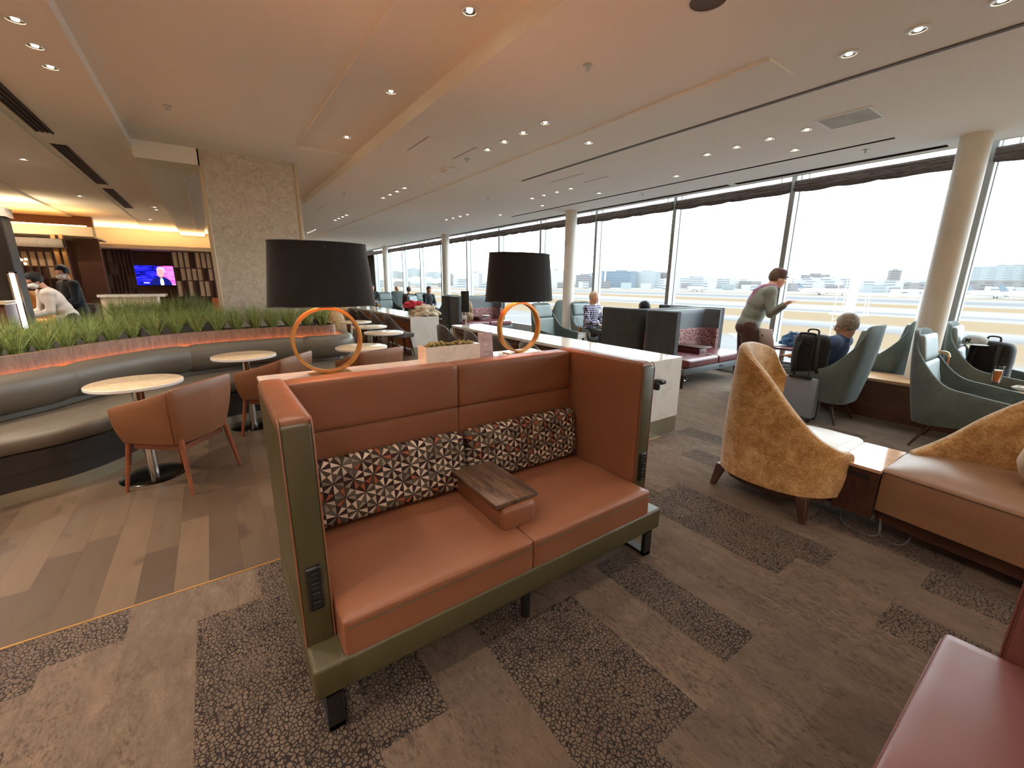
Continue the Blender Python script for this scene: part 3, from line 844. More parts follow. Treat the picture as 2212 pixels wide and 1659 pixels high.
# same fittings continue overhead and behind the camera
for x, y in ((0.3, 1.0), (0.3, 2.2)): DLp.append((x, y, 3.06, 'downlights overhead in the tray'))
DLlab = {
 'row of four downlights over the long tables': 'small downlight, one of four in the row over the nearer long table',
 'second row of four downlights, beyond the square fitting': 'small downlight, one of four in the row just beyond the square ceiling fitting',
 'far rows of downlights over the second table': 'tiny downlight in the far rows above the second long table',
 'row of four downlights by the grille': 'downlight, one of four in the row ending at the square ceiling grille',
 'rows of downlights over the booths': 'small downlight in the rows above the charcoal booths',
 'spaced downlights near the window slot': 'lone downlight beside the long thin slot near the windows',
 'three large-looking downlights nearest the camera': 'large-looking downlight beside the dark ceiling groove at top right',
 'single downlight in the dropped strip': 'single downlight set in the narrow dropped ceiling strip',
 'downlights in the ceiling tray': 'lit downlight inside the bright-edged ceiling tray',
 'downlights left of the tray': 'lit downlight between the tray and the dark air slots',
 'downlights towards the bar': 'small lit downlight towards the bar',
 'downlights overhead in the tray': 'downlight overhead in the raised tray'}
D0 = ringdown(); first = True
for x, y, z, g in DLp:
    if first: o = D0; o.location = (x, y, z); o['label'] = DLlab[g]; o['group'] = g; first = False
    else: o = dup(D0, (x, y, z), None, DLlab[g], g)

def slot_vent(y0, y1, lab):
    t = thing('air_slot', lab, 'air vent', (-1.19, (y0+y1)/2, ZC), 0, 'dark linear air slots')
    bm = nb(); box(bm, -1.25, -1.11, y0, y1, ZC-0.004, ZC-0.001); obj('backing', bm, mat['dark_gap'], t, False, w=True)
    for i in range(4):
        x = -1.24+i*0.038
        bm = nb(); box(bm, x, x+0.012, y0, y1, ZC-0.012, ZC-0.004); obj('blade', bm, mat['vent'], t, False, w=True)
slot_vent(3.9, 6.7, 'nearest dark linear air slot, cut by the left edge of the picture')
slot_vent(7.2, 9.66, 'middle dark linear air slot beside the white ceiling line')
slot_vent(10.1, 12.5, 'farthest dark linear air slot beside the white ceiling line')

def misc_ceiling():
    t = thing('ceiling_grille', 'square grey perforated ceiling grille near the big column', 'air vent', (4.95, 1.74, ZC))
    bm = nb(); box(bm, 4.77, 5.12, 1.55, 1.93, ZC-0.004, ZC-0.001); obj('mesh_panel', bm, fabric('grille mesh', (196, 196, 190), (176, 176, 170), 0.7, 900, 0.4, 0), t, False, w=True)
    bm = nb()
    for a in ((4.75, 4.77, 1.53, 1.95), (5.12, 5.14, 1.53, 1.95), (4.77, 5.12, 1.53, 1.55), (4.77, 5.12, 1.93, 1.95)): box(bm, *a, ZC-0.008, ZC)
    obj('frame', bm, mat['white'], t, False, w=True)
    t = thing('ceiling_speaker', 'large round dark recess with white rim in the ceiling, cut by the top edge', 'speaker', (2.36, 1.57, ZC))
    bm = nb(); lathe(bm, [(0.092, 0.0), (0.105, -0.002), (0.108, -0.008), (0.094, -0.01), (0.092, 0.0)], n=40); obj('rim', bm, mat['white'], t)
    bm = nb(); lathe(bm, [(0.093, -0.006), (0.06, -0.003), (0.0, -0.002)], n=32); obj('grille', bm, plain('speaker brown', (92, 78, 64), 0.6), t)
    bm = nb(); box(bm, 2.74, 2.90, 5.44, 5.62, ZC-0.035, ZC, 0.008, 2); box(bm, 2.76, 2.88, 5.46, 5.60, ZC-0.05, ZC-0.034, 0.004, 1)
    single('emergency_light', bm, mat['white'], 'square white surface fitting on the ceiling beside the dome detector', 'ceiling fitting')
    bm = nb(); lathe(bm, [(0.0, -0.055), (0.03, -0.05), (0.042, -0.03), (0.05, -0.02), (0.06, -0.012), (0.06, 0.0), (0, 0)], (2.81, 6.02, ZC), n=24)
    single('smoke_detector', bm, mat['white'], 'white dome smoke detector beside the square fitting', 'smoke detector')
    SP = [(2.345, 2.444, ZC, 'sprinkler head between the tray and the round speaker'), (-0.10, 5.43, 3.06, 'sprinkler head in the raised tray above the pillar'), (6.2, 1.97, ZC, 'sprinkler head near the big round column'), (2.79, 4.95, ZC, 'sprinkler head between two thin access panel lines'), (4.3, 6.9, ZC, 'sprinkler head above the second round column'), (2.1, 8.0, ZC, 'sprinkler head right of the stone pillar'), (6.2, 5.0, ZC, 'sprinkler head halfway along the windows')]
    first = None
    for x, y, z, l in SP:
        if first is None:
            bm = nb(); lathe(bm, [(0, 0), (0.032, 0), (0.034, -0.004), (0.012, -0.006), (0.008, -0.03), (0.02, -0.034), (0.02, -0.036), (0, -0.037)], n=18)
            first = obj('sprinkler', bm, mat['grey_metal']); o = first
        else: o = first.copy(); C.objects.link(o)
        o.location = (x, y, z); tag(o, l, 'sprinkler', 'ceiling sprinklers')
    for i, (x0, x1, y0, y1) in enumerate([(2.068, 2.076, 4.48, 5.07), (2.648, 2.656, 4.49, 5.06), (2.075, 2.65, 4.478, 4.482), (2.1, 2.106, 9.6, 10.3), (2.6, 2.606, 9.6, 10.4), (4.42, 4.43, 4.6, 5.3), (4.82, 4.83, 4.5, 5.0)]):
        bead(x0, x1, y0, y1, ZC-0.0015, ZC-0.0005, 'dark_gap' if i != 2 else 'ceil_edge')
    # air slots at the window pocket
misc_ceiling()
# ------------------------------------------------------------------ high-backed two-seat sofas (near pair, and the booths)
def sofa_build(name, label, W, D, m_in, m_out, m_lum, m_base, zs=0.425, zt=1.085, loc=(0, 0, 0), rz=0, group=None, table=True, cat='sofa', legs=True, m_top=None, sockets=True):
    """local: x 0..W, front at y=0 growing to the back at y=D"""
    t = thing(name, label, cat, loc, rz, group)
    P = 0.118; th = 0.10
    for s, x0 in ((0, 0.0), (1, W-th)):
        bm = nb(); box(bm, x0+0.004, x0+th-0.004, P, D, 0.17, zt-0.012, 0.012, 3); pn = obj('arm_panel', bm, m_out, t)
        bm = nb()
        xi0, xi1 = (x0+th-0.03, x0+th+0.004) if s == 0 else (x0-0.004, x0+0.03)
        cushion(bm, xi0, xi1, P+0.01, D-0.02, 0.27, zt, 0.012, n=8)
        cushion(bm, x0+0.002, x0+th-0.002, P+0.015, D-0.02, zt-0.05, zt+0.008, 0.02, n=8)
        obj('arm_lining', bm, m_in, pn)
        if sockets:
            bm = nb(); box(bm, x0+0.026, x0+0.074, P-0.012, P+0.012, 0.42, 0.585, 0.008, 3); so = obj('socket_panel', bm, mat['plastic'], pn)
            bm = nb()
            for q in range(4): box(bm, x0+0.038, x0+0.062, P-0.0145, P-0.011, 0.435+q*0.036, 0.457+q*0.036, 0.003, 1)
            obj('socket', bm, mat['black'], so)
        bm = nb(); x = x0+0.002 if s == 0 else x0+th-0.002
        for xx in (x0+0.004, x0+th-0.004):
            tube(bm, [(xx, P+0.003, 0.28), (xx, P+0.003, zt-0.03), (xx, P+0.012, zt-0.004), (xx, P+0.03, zt+0.004)], 0.003, 6)
        obj('piping', bm, m_in if s == 0 else m_in, pn)
    # base rail
    bm = nb(); box(bm, 0.0, W, 0.0, D-0.002, 0.166, 0.285, 0.014, 3)
    obj('base_rail', bm, m_base, t)
    # back: outer board and the lining in upper and lower pads, two bays each
    bm = nb(); box(bm, th-0.01, W-th+0.01, D-0.03, D, 0.17, zt-0.01, 0.01, 2); obj('back_board', bm, m_out, t)
    xm = W/2
    for x0, x1 in ((th, xm), (xm, W-th)):
        bm = nb(); cushion(bm, x0+0.0005, x1-0.0005, D-0.138, D-0.02, 0.850, zt-0.002, 0.016, 0.0, 10)
        obj('upper_back_pad', bm, m_in, t)
        bm = nb(); cushion(bm, x0+0.0005, x1-0.0005, D-0.130, D-0.03, 0.42, 0.853, 0.010, 0.0, 10)
        obj('lower_back_pad', bm, m_in, t)
    # seats with a welt line
    for x0, x1 in ((th+0.002, xm), (xm, W-th-0.002)):
        bm = nb(); cushion(bm, x0, x1, 0.006, D-0.12, 0.27, zs-0.004, 0.016, 0.018, 14, wob=0.004)
        se = obj('seat', bm, m_in, t)
        bm = nb(); tube(bm, [(x0+0.01, 0.004, zs-0.035), (x1-0.01, 0.004, zs-0.035)], 0.0022, 6); obj('welt', bm, m_out if sockets else m_in, se)
    # lumbar bolsters leaning on the back
    for x0, x1 in ((th+0.004, xm-0.006), (xm+0.006, W-th-0.01)):
        bm = nb(); cushion(bm, x0, x1, -0.05, 0.05, -0.152, 0.152, 0.045, 0.0, 14)
        bmesh.ops.transform(bm, matrix=Matrix.Translation((0, D-0.185, zs+0.158)) @ Matrix.Rotation(R(-7), 4, 'X'), verts=bm.verts)
        # local coordinates drive the star cloth, so keep the mesh origin at the pad
        obj('lumbar_pad', bm, m_lum, t)
    if table:
        bm = nb(); box(bm, xm-0.078, xm+0.108, 0.125, D-0.20, zs-0.02, 0.53, 0.03, 4)
        cb = obj('console', bm, m_in, t)
        bm = nb(); box(bm, xm-0.105, xm+0.132, 0.145, D-0.185, 0.53, 0.552, 0.006, 2); obj('console_top', bm, m_top or mat['tabletop'], t, ang=30)
    if legs:
        for x0 in (0.03, W-0.09):
            bm = nb()
            box(bm, x0, x0+0.055, 0.02, 0.045, 0, 0.166, 0.002, 1); box(bm, x0, x0+0.055, D-0.10, D-0.075, 0, 0.166, 0.002, 1)
            box(bm, x0, x0+0.055, 0.02, D-0.075, 0, 0.022, 0.002, 1); box(bm, x0, x0+0.055, 0.02, D-0.075, 0.145, 0.166, 0.002, 1)
            obj('sled_leg', bm, mat['black'], t)
        bm = nb(); cyl(bm, (xm, 0.06, 0), (xm, 0.06, 0.166), 0.022, n=14); obj('leg', bm, mat['black'], t)
    return t
sofa_build('two_seat_sofa', 'terracotta leather two-seat sofa with olive frame, star-patterned lumbar pads and a central console', 1.785, 0.80,
           mat['terracotta'], mat['olive'], mat['star'], mat['olive'], loc=(0.108, 1.237, 0))
sofa_build('two_seat_sofa', 'brick red leather sofa, only its seat corner showing at the bottom right', 1.72, 0.80,
           mat['brick_leather'], mat['brick_leather'], mat['star'], mat['olive'], loc=(1.865, 0.118, 0), rz=PI, zs=0.445, table=False, sockets=False)

# booths: U-shaped, charcoal outside, burgundy seat, sprig cloth band
def booth(loc, rz, label, W=1.62, D=0.80, table=True, y0=0.22):
    t = thing('booth_sofa', label, 'booth', loc, rz, 'charcoal booths set back to back')
    zt = 1.08; th = 0.085
    # plan path of the shell: left panel straight, rounded right corner
    P = [(0.0, y0), (0.0, 0.45), (0.0, 0.68), (0.03, 0.765), (0.12, 0.80), (0.5, 0.80), (1.1, 0.80), (W-0.30, 0.80), (W-0.14, 0.77), (W-0.04, 0.68), (W, 0.56), (W, 0.42 if y0 > 0.1 else 0.02)]
    pc = catmull([(x, y, 0) for x, y in P], 5)
    bm = nb(); shell(bm, pc, pc, 0.30, zt, -th, 5, 0.0, 0.25); obj('outer_shell', bm, mat['charcoal'], t)
    N = normals2([Vector(p[:2]) for p in pc])
    inner = [Vector(p[:2])+n*(th-0.01) for p, n in zip(pc, N)]
    k0 = 3
    bm = nb(); shell(bm, inner[k0:], inner[k0:], 0.74, zt-0.015, -0.045, 4, 0.0, 0.4); obj('upper_lining', bm, mat['slate'], t)
    bm = nb(); shell(bm, inner[2:], inner[2:], 0.40, 0.745, -0.085, 5, 0.0, 0.25); obj('lumbar_band', bm, mat['sprig'], t)
    xm = W*0.52
    for x0, x1 in ((0.02, xm), (xm, W-0.04)):
        bm = nb(); cushion(bm, x0+0.002, x1-0.002, 0.0, 0.66, 0.30, 0.425, 0.03, 0.02, 10); obj('seat', bm, mat['burgundy'], t)
    bm = nb(); box(bm, 0.0, W, 0.03, 0.70, 0.20, 0.30, 0.01, 2); fr = obj('base_frame', bm, mat['slate'], t)
    bm = nb(); box(bm, xm+0.1, xm+0.22, 0.022, 0.032, 0.235, 0.262, 0.003, 1); obj('socket_panel', bm, mat['black'], fr)
    for x, y in ((0.04, 0.07), (W-0.08, 0.09), (0.06, 0.68), (W-0.1, 0.66)):
        bm = nb(); cyl(bm, (x, y, 0), (x, y, 0.205), 0.016, 0.024, 12); obj('leg', bm, mat['black'], t)
    if table:
        bm = nb(); box(bm, xm-0.22, xm-0.02, 0.20, 0.62, 0.42, 0.525, 0.01, 2); cb = obj('console', bm, mat['burgundy'], t)
        bm = nb(); box(bm, xm-0.26, xm+0.03, 0.14, 0.62, 0.525, 0.543, 0.004, 1); obj('console_top', bm, mat['darkwood'], cb)
    return t
booth((5.40, 3.36, 0), 0, 'near charcoal booth facing the camera side, with burgundy seat and dark console')
booth((5.40+1.62, 5.03, 0), PI, 'near charcoal booth facing away, backing onto the one with the burgundy console', table=False, y0=0.02)
booth((5.35, 9.85, 0), 0, 'far charcoal booth facing the camera side, with a brown coat on its seat')
booth((5.35+1.62, 11.52, 0), PI, 'far charcoal booth facing away, beyond the sanitiser stand', table=False)

# ------------------------------------------------------------------ console shelf behind the sofa
def console():
    t = thing('console_shelf', 'narrow white quartz console behind the terracotta sofa, carrying the two lamps', 'console table', (0.96, 2.22, 0))
    bm = nb(); box(bm, 0.135, 1.86, 2.065, 2.412, 1.005, 1.03, 0.003, 1); obj('top', bm, mat['quartz'], t, False, w=True)
    for x in (0.14, 1.828):
        bm = nb(); box(bm, x, x+0.03, 2.07, 2.408, 0, 1.005); obj('end_panel', bm, mat['quartz'], t, False, w=True)
    bm = nb(); box(bm, 0.17, 1.828, 2.09, 2.115, 0.05, 1.005); obj('back_panel', bm, mat['quartz'], t, False, w=True)
console()

# ------------------------------------------------------------------ ring lamps
def ring_lamp(x, label):
    t = thing('ring_lamp', label, 'lamp', (x, 2.28, 1.03), 0, 'ring lamps on the console')
    bm = nb(); box(bm, -0.10, 0.10, -0.055, 0.055, 0, 0.006, 0.002, 1); obj('base_plate', bm, mat['brass'], t)
    bm = nb(); n = 72; R1, R0, hw = 0.168, 0.153, 0.021
    rings = []
    for i in range(n):
        a = 2*PI*i/n; ca, sa = math.sin(a), math.cos(a)
        sec = [(R0, -hw), (R1-0.002, -hw), (R1, -hw+0.002), (R1, hw-0.002), (R1-0.002, hw), (R0, hw)]
        rings.append([bm.verts.new((r*ca, yy, 0.174+r*sa)) for r, yy in sec])
    for i in range(n):
        A, B = rings[i], rings[(i+1) % n]
        for j in range(6): bm.faces.new((A[j], A[(j+1) % 6], B[(j+1) % 6], B[j]))
    obj('ring', bm, mat['brass'], t)
    bm = nb(); cyl(bm, (0, 0, 0.34), (0, 0, 0.40), 0.012, n=16); cyl(bm, (0, 0, 0.40), (0, 0, 0.45), 0.019, n=16); st = obj('stem', bm, mat['brass'], t)
    bm = nb(); ell(bm, (0, 0, 0.485), (0.022, 0.022, 0.030)); obj('bulb', bm, mat['bulb'], t)
    # tapered oval shade, open at both ends
    bm = nb(); n = 64; rs = []
    for rx, ry, z in ((0.252, 0.150, 0.345), (0.221, 0.132, 0.645), (0.218, 0.129, 0.645), (0.249, 0.147, 0.345)):
        rs.append([bm.verts.new((rx*math.cos(2*PI*i/n), ry*math.sin(2*PI*i/n), z)) for i in range(n)])
    for a in range(4):
        A, B = rs[a], rs[(a+1) % 4]
        for i in range(n):
            f_ = bm.faces.new((A[i], A[(i+1) % n], B[(i+1) % n], B[i])); f_.material_index = 1 if a == 2 else 0
    sh = obj('lamp_shade', bm, [mat['shade'], mat['lining']], t)
    bm = nb()
    for z in (0.36,): 
        for a in (0, PI/2, PI, 3*PI/2): cyl(bm, (0, 0, 0.60), (0.222*math.cos(a), 0.134*math.sin(a), 0.62), 0.002, n=6)
    cyl(bm, (0, 0, 0.45), (0, 0, 0.60), 0.003, n=6)
    obj('spider', bm, mat['brass'], sh)
    bm = nb(); n = 64
    for rx, ry, z in ((0.253, 0.151, 0.347), (0.222, 0.133, 0.643)):
        tube(bm, [(rx*math.cos(2*PI*i/n), ry*math.sin(2*PI*i/n), z) for i in range(n)], 0.0025, 5, closed=True)
    tube(bm, [(0.245*math.cos(-1.1), 0.15*math.sin(-1.1), 0.345), (0.2215*math.cos(-1.1), 0.1325*math.sin(-1.1), 0.645)], 0.0016, 5)
    obj('shade_seam', bm, mat['black'], sh)
    return t
ring_lamp(0.458, 'left ring lamp with black oval shade, nearer the stone pillar')
ring_lamp(1.665, 'right ring lamp with black oval shade, beside the small menu card')

_tmp = text_mesh('M', 0.06, mat['black'], None, (0, 0, 0), (0, 0, 0), 0.002, 0.0015, 'emblem'); M_MESH = _tmp.data; bpy.data.objects.remove(_tmp)
def console_items():
    t = thing('planter_box', 'white rectangular planter box of moss on the console between the lamps', 'planter', (1.13, 2.26, 1.03))
    bm = nb(); x0, x1, y0, y1 = 0.955, 1.31, 2.20, 2.32
    for a in ((x0, x1, y0, y0+0.012), (x0, x1, y1-0.012, y1), (x0, x0+0.012, y0+0.012, y1-0.012), (x1-0.012, x1, y0+0.012, y1-0.012)): box(bm, *a, 1.03, 1.132)
    box(bm, x0+0.012, x1-0.012, y0+0.012, y1-0.012, 1.03, 1.05)
    obj('box', bm, mat['quartz'], t, False, w=True)
    rnd = random.Random(5); bm = nb()
    for i in range(150):
        r = rnd.uniform(0.007, 0.015); ell(bm, (rnd.uniform(x0+0.022, x1-0.022), rnd.uniform(y0+0.022, y1-0.022), 1.118+rnd.uniform(0, 0.026)), (r, r, r*0.8), n=7, m=5)
    obj('moss', bm, mat['moss'], t, w=True)['kind'] = 'stuff'
    # menu card in a stand
    t = thing('table_sign', 'small mauve grey wifi card standing in an acrylic holder beside the planter box', 'sign', (1.385, 2.25, 1.03))
    M = Matrix.Translation((1.385, 2.25, 1.03)) @ Matrix.Rotation(R(2), 4, 'Z') @ Matrix.Rotation(R(-6), 4, 'X')
    bm = nb(); box(bm, -0.053, 0.053, -0.003, 0.003, 0.004, 0.158, 0.001, 1, M); box(bm, -0.055, 0.055, -0.02, 0.03, 0, 0.005, 0.001, 1, Matrix.Translation((1.385, 2.25, 1.03)))
    obj('card', bm, mat['sign'], t, False, w=True)
    def text(s, size, x, z, m): text_mesh(s, size, m, t, (x, -0.0045+0.1045*z, z*0.9945), (R(84), 0, R(2)))
    text('Free Wi-Fi', 0.0135, 0, 0.118, mat['sign_dim']); text('connect to the network', 0.0075, 0, 0.104, mat['sign_dim'])
    text('DeltaSkyClub', 0.0125, 0, 0.046, mat['sign_print']); text('password', 0.007, 0, 0.034, mat['sign_dim']); text('skyclub', 0.0135, 0, 0.018, mat['sign_print'])
    bm = nb()
    for r in (0.006, 0.011, 0.016):
        tube(bm, [(r*math.sin(a), -0.0036, 0.071+r*math.cos(a)) for a in [R(-48+i*12) for i in range(9)]], 0.0012, 5)
    ell(bm, (0, -0.0036, 0.071), (0.0022, 0.001, 0.0022), n=8, m=6)
    bmesh.ops.transform(bm, matrix=M, verts=bm.verts)
    obj('wifi_symbol', bm, mat['sign_print'], t, w=True)
    bm = nb()
    tube(bm, [(1.385-0.052+0.04*math.sin(a)*0.9, 2.2455+0.012, 1.03+0.158-0.045*(1-math.cos(a))) for a in [R(i*9) for i in range(9)]], 0.0008, 4)
    obj('arc_line', bm, mat['sign_print'], t, w=True)
console_items()
mat['cordgrey'] = plain('dark grey cord', (92, 90, 88), 0.4)
# ------------------------------------------------------------------ long quartz tables
def long_table(x0, x1, y0, y1, label):
    t = thing('long_table', label, 'table', ((x0+x1)/2, y0, 0), 0, 'long quartz tables')
    bm = nb(); box(bm, x0, x1, y0, y1, 0.737, 0.775, 0.002, 1); obj('tabletop', bm, mat['quartz'], t, False, w=True)
    bm = nb(); box(bm, x0, x1, y0, y0+0.035, 0.16, 0.737); obj('end_panel', bm, mat['quartz'], t, False, w=True)
    bm = nb(); box(bm, x0, x1, y1-0.035, y1, 0.16, 0.737); obj('end_panel', bm, mat['quartz'], t, False, w=True)
    bm = nb(); box(bm, x0, x1, y0+0.004, y0+0.03, 0, 0.16); box(bm, x0, x1, y1-0.03, y1-0.004, 0, 0.16); obj('kick_plate', bm, mat['skirting'], t, False, w=True)
    bm = nb(); box(bm, x0+0.26, x0+0.29, y0+0.035, y1-0.035, 0.02, 0.655); obj('modesty_panel', bm, mat['orangewood'], t, False, w=True)
    bm = nb(); box(bm, x0+0.05, x1-0.03, y0+0.035, y1-0.035, 0.655, 0.737); obj('apron', bm, mat['bandwood'], t, False, w=True)
long_table(3.27, 3.82, 2.43, 6.42, 'nearer long table of white quartz, its end panel showing beside the terracotta sofa')
long_table(3.25, 3.88, 8.20, 12.6, 'farther long table of white quartz, with the red scarf on its end')

# ------------------------------------------------------------------ brown velvet dining chairs (local front -Y)
def velvet_chair():
    t = thing('velvet_chair', '', 'chair')
    P = [(0.185, -0.10), (0.225, 0.02), (0.215, 0.14), (0.15, 0.225), (0.0, 0.245), (-0.15, 0.225), (-0.215, 0.14), (-0.225, 0.02), (-0.185, -0.10)]
    T = [(0.185, -0.06), (0.235, 0.06), (0.225, 0.18), (0.15, 0.265), (0.0, 0.295), (-0.15, 0.265), (-0.225, 0.18), (-0.235, 0.06), (-0.185, -0.06)]
    Z = [0.50, 0.58, 0.70, 0.80, 0.835, 0.80, 0.70, 0.58, 0.50]
    b = catmull([(x, y, z) for (x, y), z in zip(P, Z)], 4); u = catmull([(x, y, 0) for x, y in T], 4)
    bm = nb(); shell(bm, b, u, 0.40, [p.z for p in b], 0.035, 6, 0.01, 0.4); obj('backrest', bm, mat['brown_velvet'], t)
    bm = nb(); cushion(bm, -0.205, 0.205, -0.24, 0.19, 0.385, 0.475, 0.035, 0.015, 8); obj('seat', bm, mat['brown_velvet'], t)
    for sx, sy in ((-1, -1), (1, -1), (-1, 1), (1, 1)):
        bm = nb(); cyl(bm, (0.15*sx, 0.15*sy, 0.39), (0.205*sx, 0.215*sy, 0), 0.018, 0.010, 12); obj('leg', bm, mat['walnut_leg'], t)
    return t
VC = velvet_chair(); fst = True
VL = [(3.11, 3.75, 'brown velvet chair at the nearer long table, closest to the terracotta sofa'), (3.13, 4.45, 'brown velvet chair at the nearer long table, seen through the right brass ring'),
      (3.12, 5.10, 'brown velvet chair at the nearer long table, behind the menu card'), (3.12, 5.98, 'brown velvet chair at the nearer long table, the one standing above the moss box'),
      (3.04, 8.30, 'brown velvet chair nearest the end panel of the farther long table'), (3.05, 9.20, 'second brown velvet chair along the farther long table'),
      (3.08, 10.35, 'third brown velvet chair along the farther long table'), (3.08, 11.0, 'farthest brown velvet chair along the farther long table')]
for i, (x, y, l) in enumerate(VL):
    rz = PI/2+0.10*math.sin(i*2.1)
    if i == 0: VC.location = (x, y, 0); VC.rotation_euler = (0, 0, rz); VC['label'] = l; VC['group'] = 'brown velvet chairs at the long tables'
    else: dup(VC, (x, y, 0), rz, l)

# ------------------------------------------------------------------ tan leather tub chairs (local front -Y)
def tub_chair():
    t = thing('tub_chair', '', 'chair')
    hb, hf = 0.215, 0.235
    P = [(0.225, -0.21), (0.235, -0.10), (0.240, 0.05), (0.235, 0.17), (0.205, 0.212), (0.10, 0.235), (0.0, 0.243)]
    T = [(0.262, -0.235), (0.285, -0.08), (0.298, 0.08), (0.292, 0.225), (0.262, 0.268), (0.12, 0.298), (0.0, 0.308)]
    ZB = [0.385]*7; ZT = [0.620, 0.660, 0.705, 0.752, 0.766, 0.775, 0.778]
    b = catmull([(x, y, z) for (x, y), z in zip(P, ZT)], 5); u = catmull([(x, y, 0) for x, y in T], 5)
    full_b = b + [Vector((-p.x, p.y, p.z)) for p in reversed(b[:-1])]; full_u = u + [Vector((-p.x, p.y, p.z)) for p in reversed(u[:-1])]
    bm = nb(); shell(bm, full_b, full_u, 0.375, [p.z for p in full_b], 0.036, 7, 0.016, 0.45)
    sh = obj('backrest', bm, mat['tan'], t)
    bm = nb()
    for s in (-1, 1): tube(bm, [(s*0.2375+s*0.058*k/8*1.0+s*0.014*math.sin(PI*k/8), 0.178+0.056*k/8+0.008*math.sin(PI*k/8), 0.38+0.375*k/8) for k in range(9)], 0.0022, 5)
    obj('seam', bm, mat['legwood'], sh)
    bm = nb(); cushion(bm, -0.205, 0.205, -0.225, 0.205, 0.36, 0.465, 0.04, 0.02, 8); obj('seat', bm, mat['tan'], t)
    for sx, sy in ((-1, -1), (1, -1), (-1, 1), (1, 1)):
        y0 = 0.17 if sy > 0 else -0.16
        bm = nb(); cyl(bm, (0.205*sx, y0+0.03*sy, 0.43 if sy > 0 else 0.37), (0.245*sx, y0+0.085*sy, 0), 0.020, 0.011, 14); obj('leg', bm, mat['legwood'], t)
    bm = nb(); box(bm, -0.20, 0.20, 0.165, 0.19, 0.31, 0.35, 0.004, 1); box(bm, -0.205, -0.18, -0.16, 0.18, 0.32, 0.365, 0.004, 1); box(bm, 0.18, 0.205, -0.16, 0.18, 0.32, 0.365, 0.004, 1)
    obj('under_frame', bm, mat['legwood'], t)
    return t
TC = tub_chair()
TC.location = (-0.335, 3.89, 0); TC.rotation_euler = (0, 0, R(-128.5)); TC['label'] = 'tan leather tub chair at the nearest round table, fully in view'; TC['group'] = 'tan tub chairs by the curved banquette'
dup(TC, (0.42, 4.74, 0), R(-128), 'tan leather tub chair at the second round table, behind the terracotta sofa arm')
dup(TC, (1.35, 4.70, 0), R(-160), 'tan leather tub chair seen beyond the left brass ring, below the third round table')

# ------------------------------------------------------------------ round pedestal tables
def round_table(r=0.285):
    t = thing('round_table', '', 'table')
    bm = nb(); lathe(bm, [(0, 0.725), (r-0.012, 0.725), (r-0.002, 0.730), (r, 0.735), (r, 0.749), (r-0.003, 0.752), (0, 0.752)], n=64); obj('tabletop', bm, mat['quartz_top'], t, ang=50)
    bm = nb(); lathe(bm, [(r-0.001, 0.7285), (r+0.0015, 0.731), (r+0.0015, 0.749), (r-0.001, 0.7515)], n=64); obj('edge_band', bm, mat['white_metal'], t)
    bm = nb(); cyl(bm, (0, 0, 0.018), (0, 0, 0.725), 0.036, n=32); obj('pedestal', bm, mat['chrome'], t)
    bm = nb(); lathe(bm, [(0, 0.02), (0.15, 0.017), (0.205, 0.010), (0.212, 0.004), (0.212, 0), (0, 0)], n=48); obj('base', bm, mat['steel'], t)
    return t
RT = round_table(); fst = True
for i, (x, y, l) in enumerate([(-0.545, 4.11, 'nearest round pedestal table, with a warm speckled top beside the tan chair'), (0.20, 5.03, 'second round pedestal table, between the curved banquette and the left lamp'),
        (1.36, 4.98, 'third round pedestal table, seen through the left brass ring'), (2.05, 6.25, 'round white pedestal table with reflections, nearest the brown velvet chairs'),
        (2.12, 7.20, 'round white pedestal table carrying a folded napkin'), (2.15, 8.15, 'farthest round white pedestal table, in front of the gold chairs')]):
    if i == 0: RT.location = (x, y, 0); RT['label'] = l; RT['group'] = 'round pedestal tables'
    else: dup(RT, (x, y, 0), 0, l)
bm = nb(); box(bm, 2.06, 2.24, 7.12, 7.24, 0.752, 0.760, 0.003, 1); single('napkin', bm, mat['white'], 'folded white napkin on the middle round white table', 'napkin')

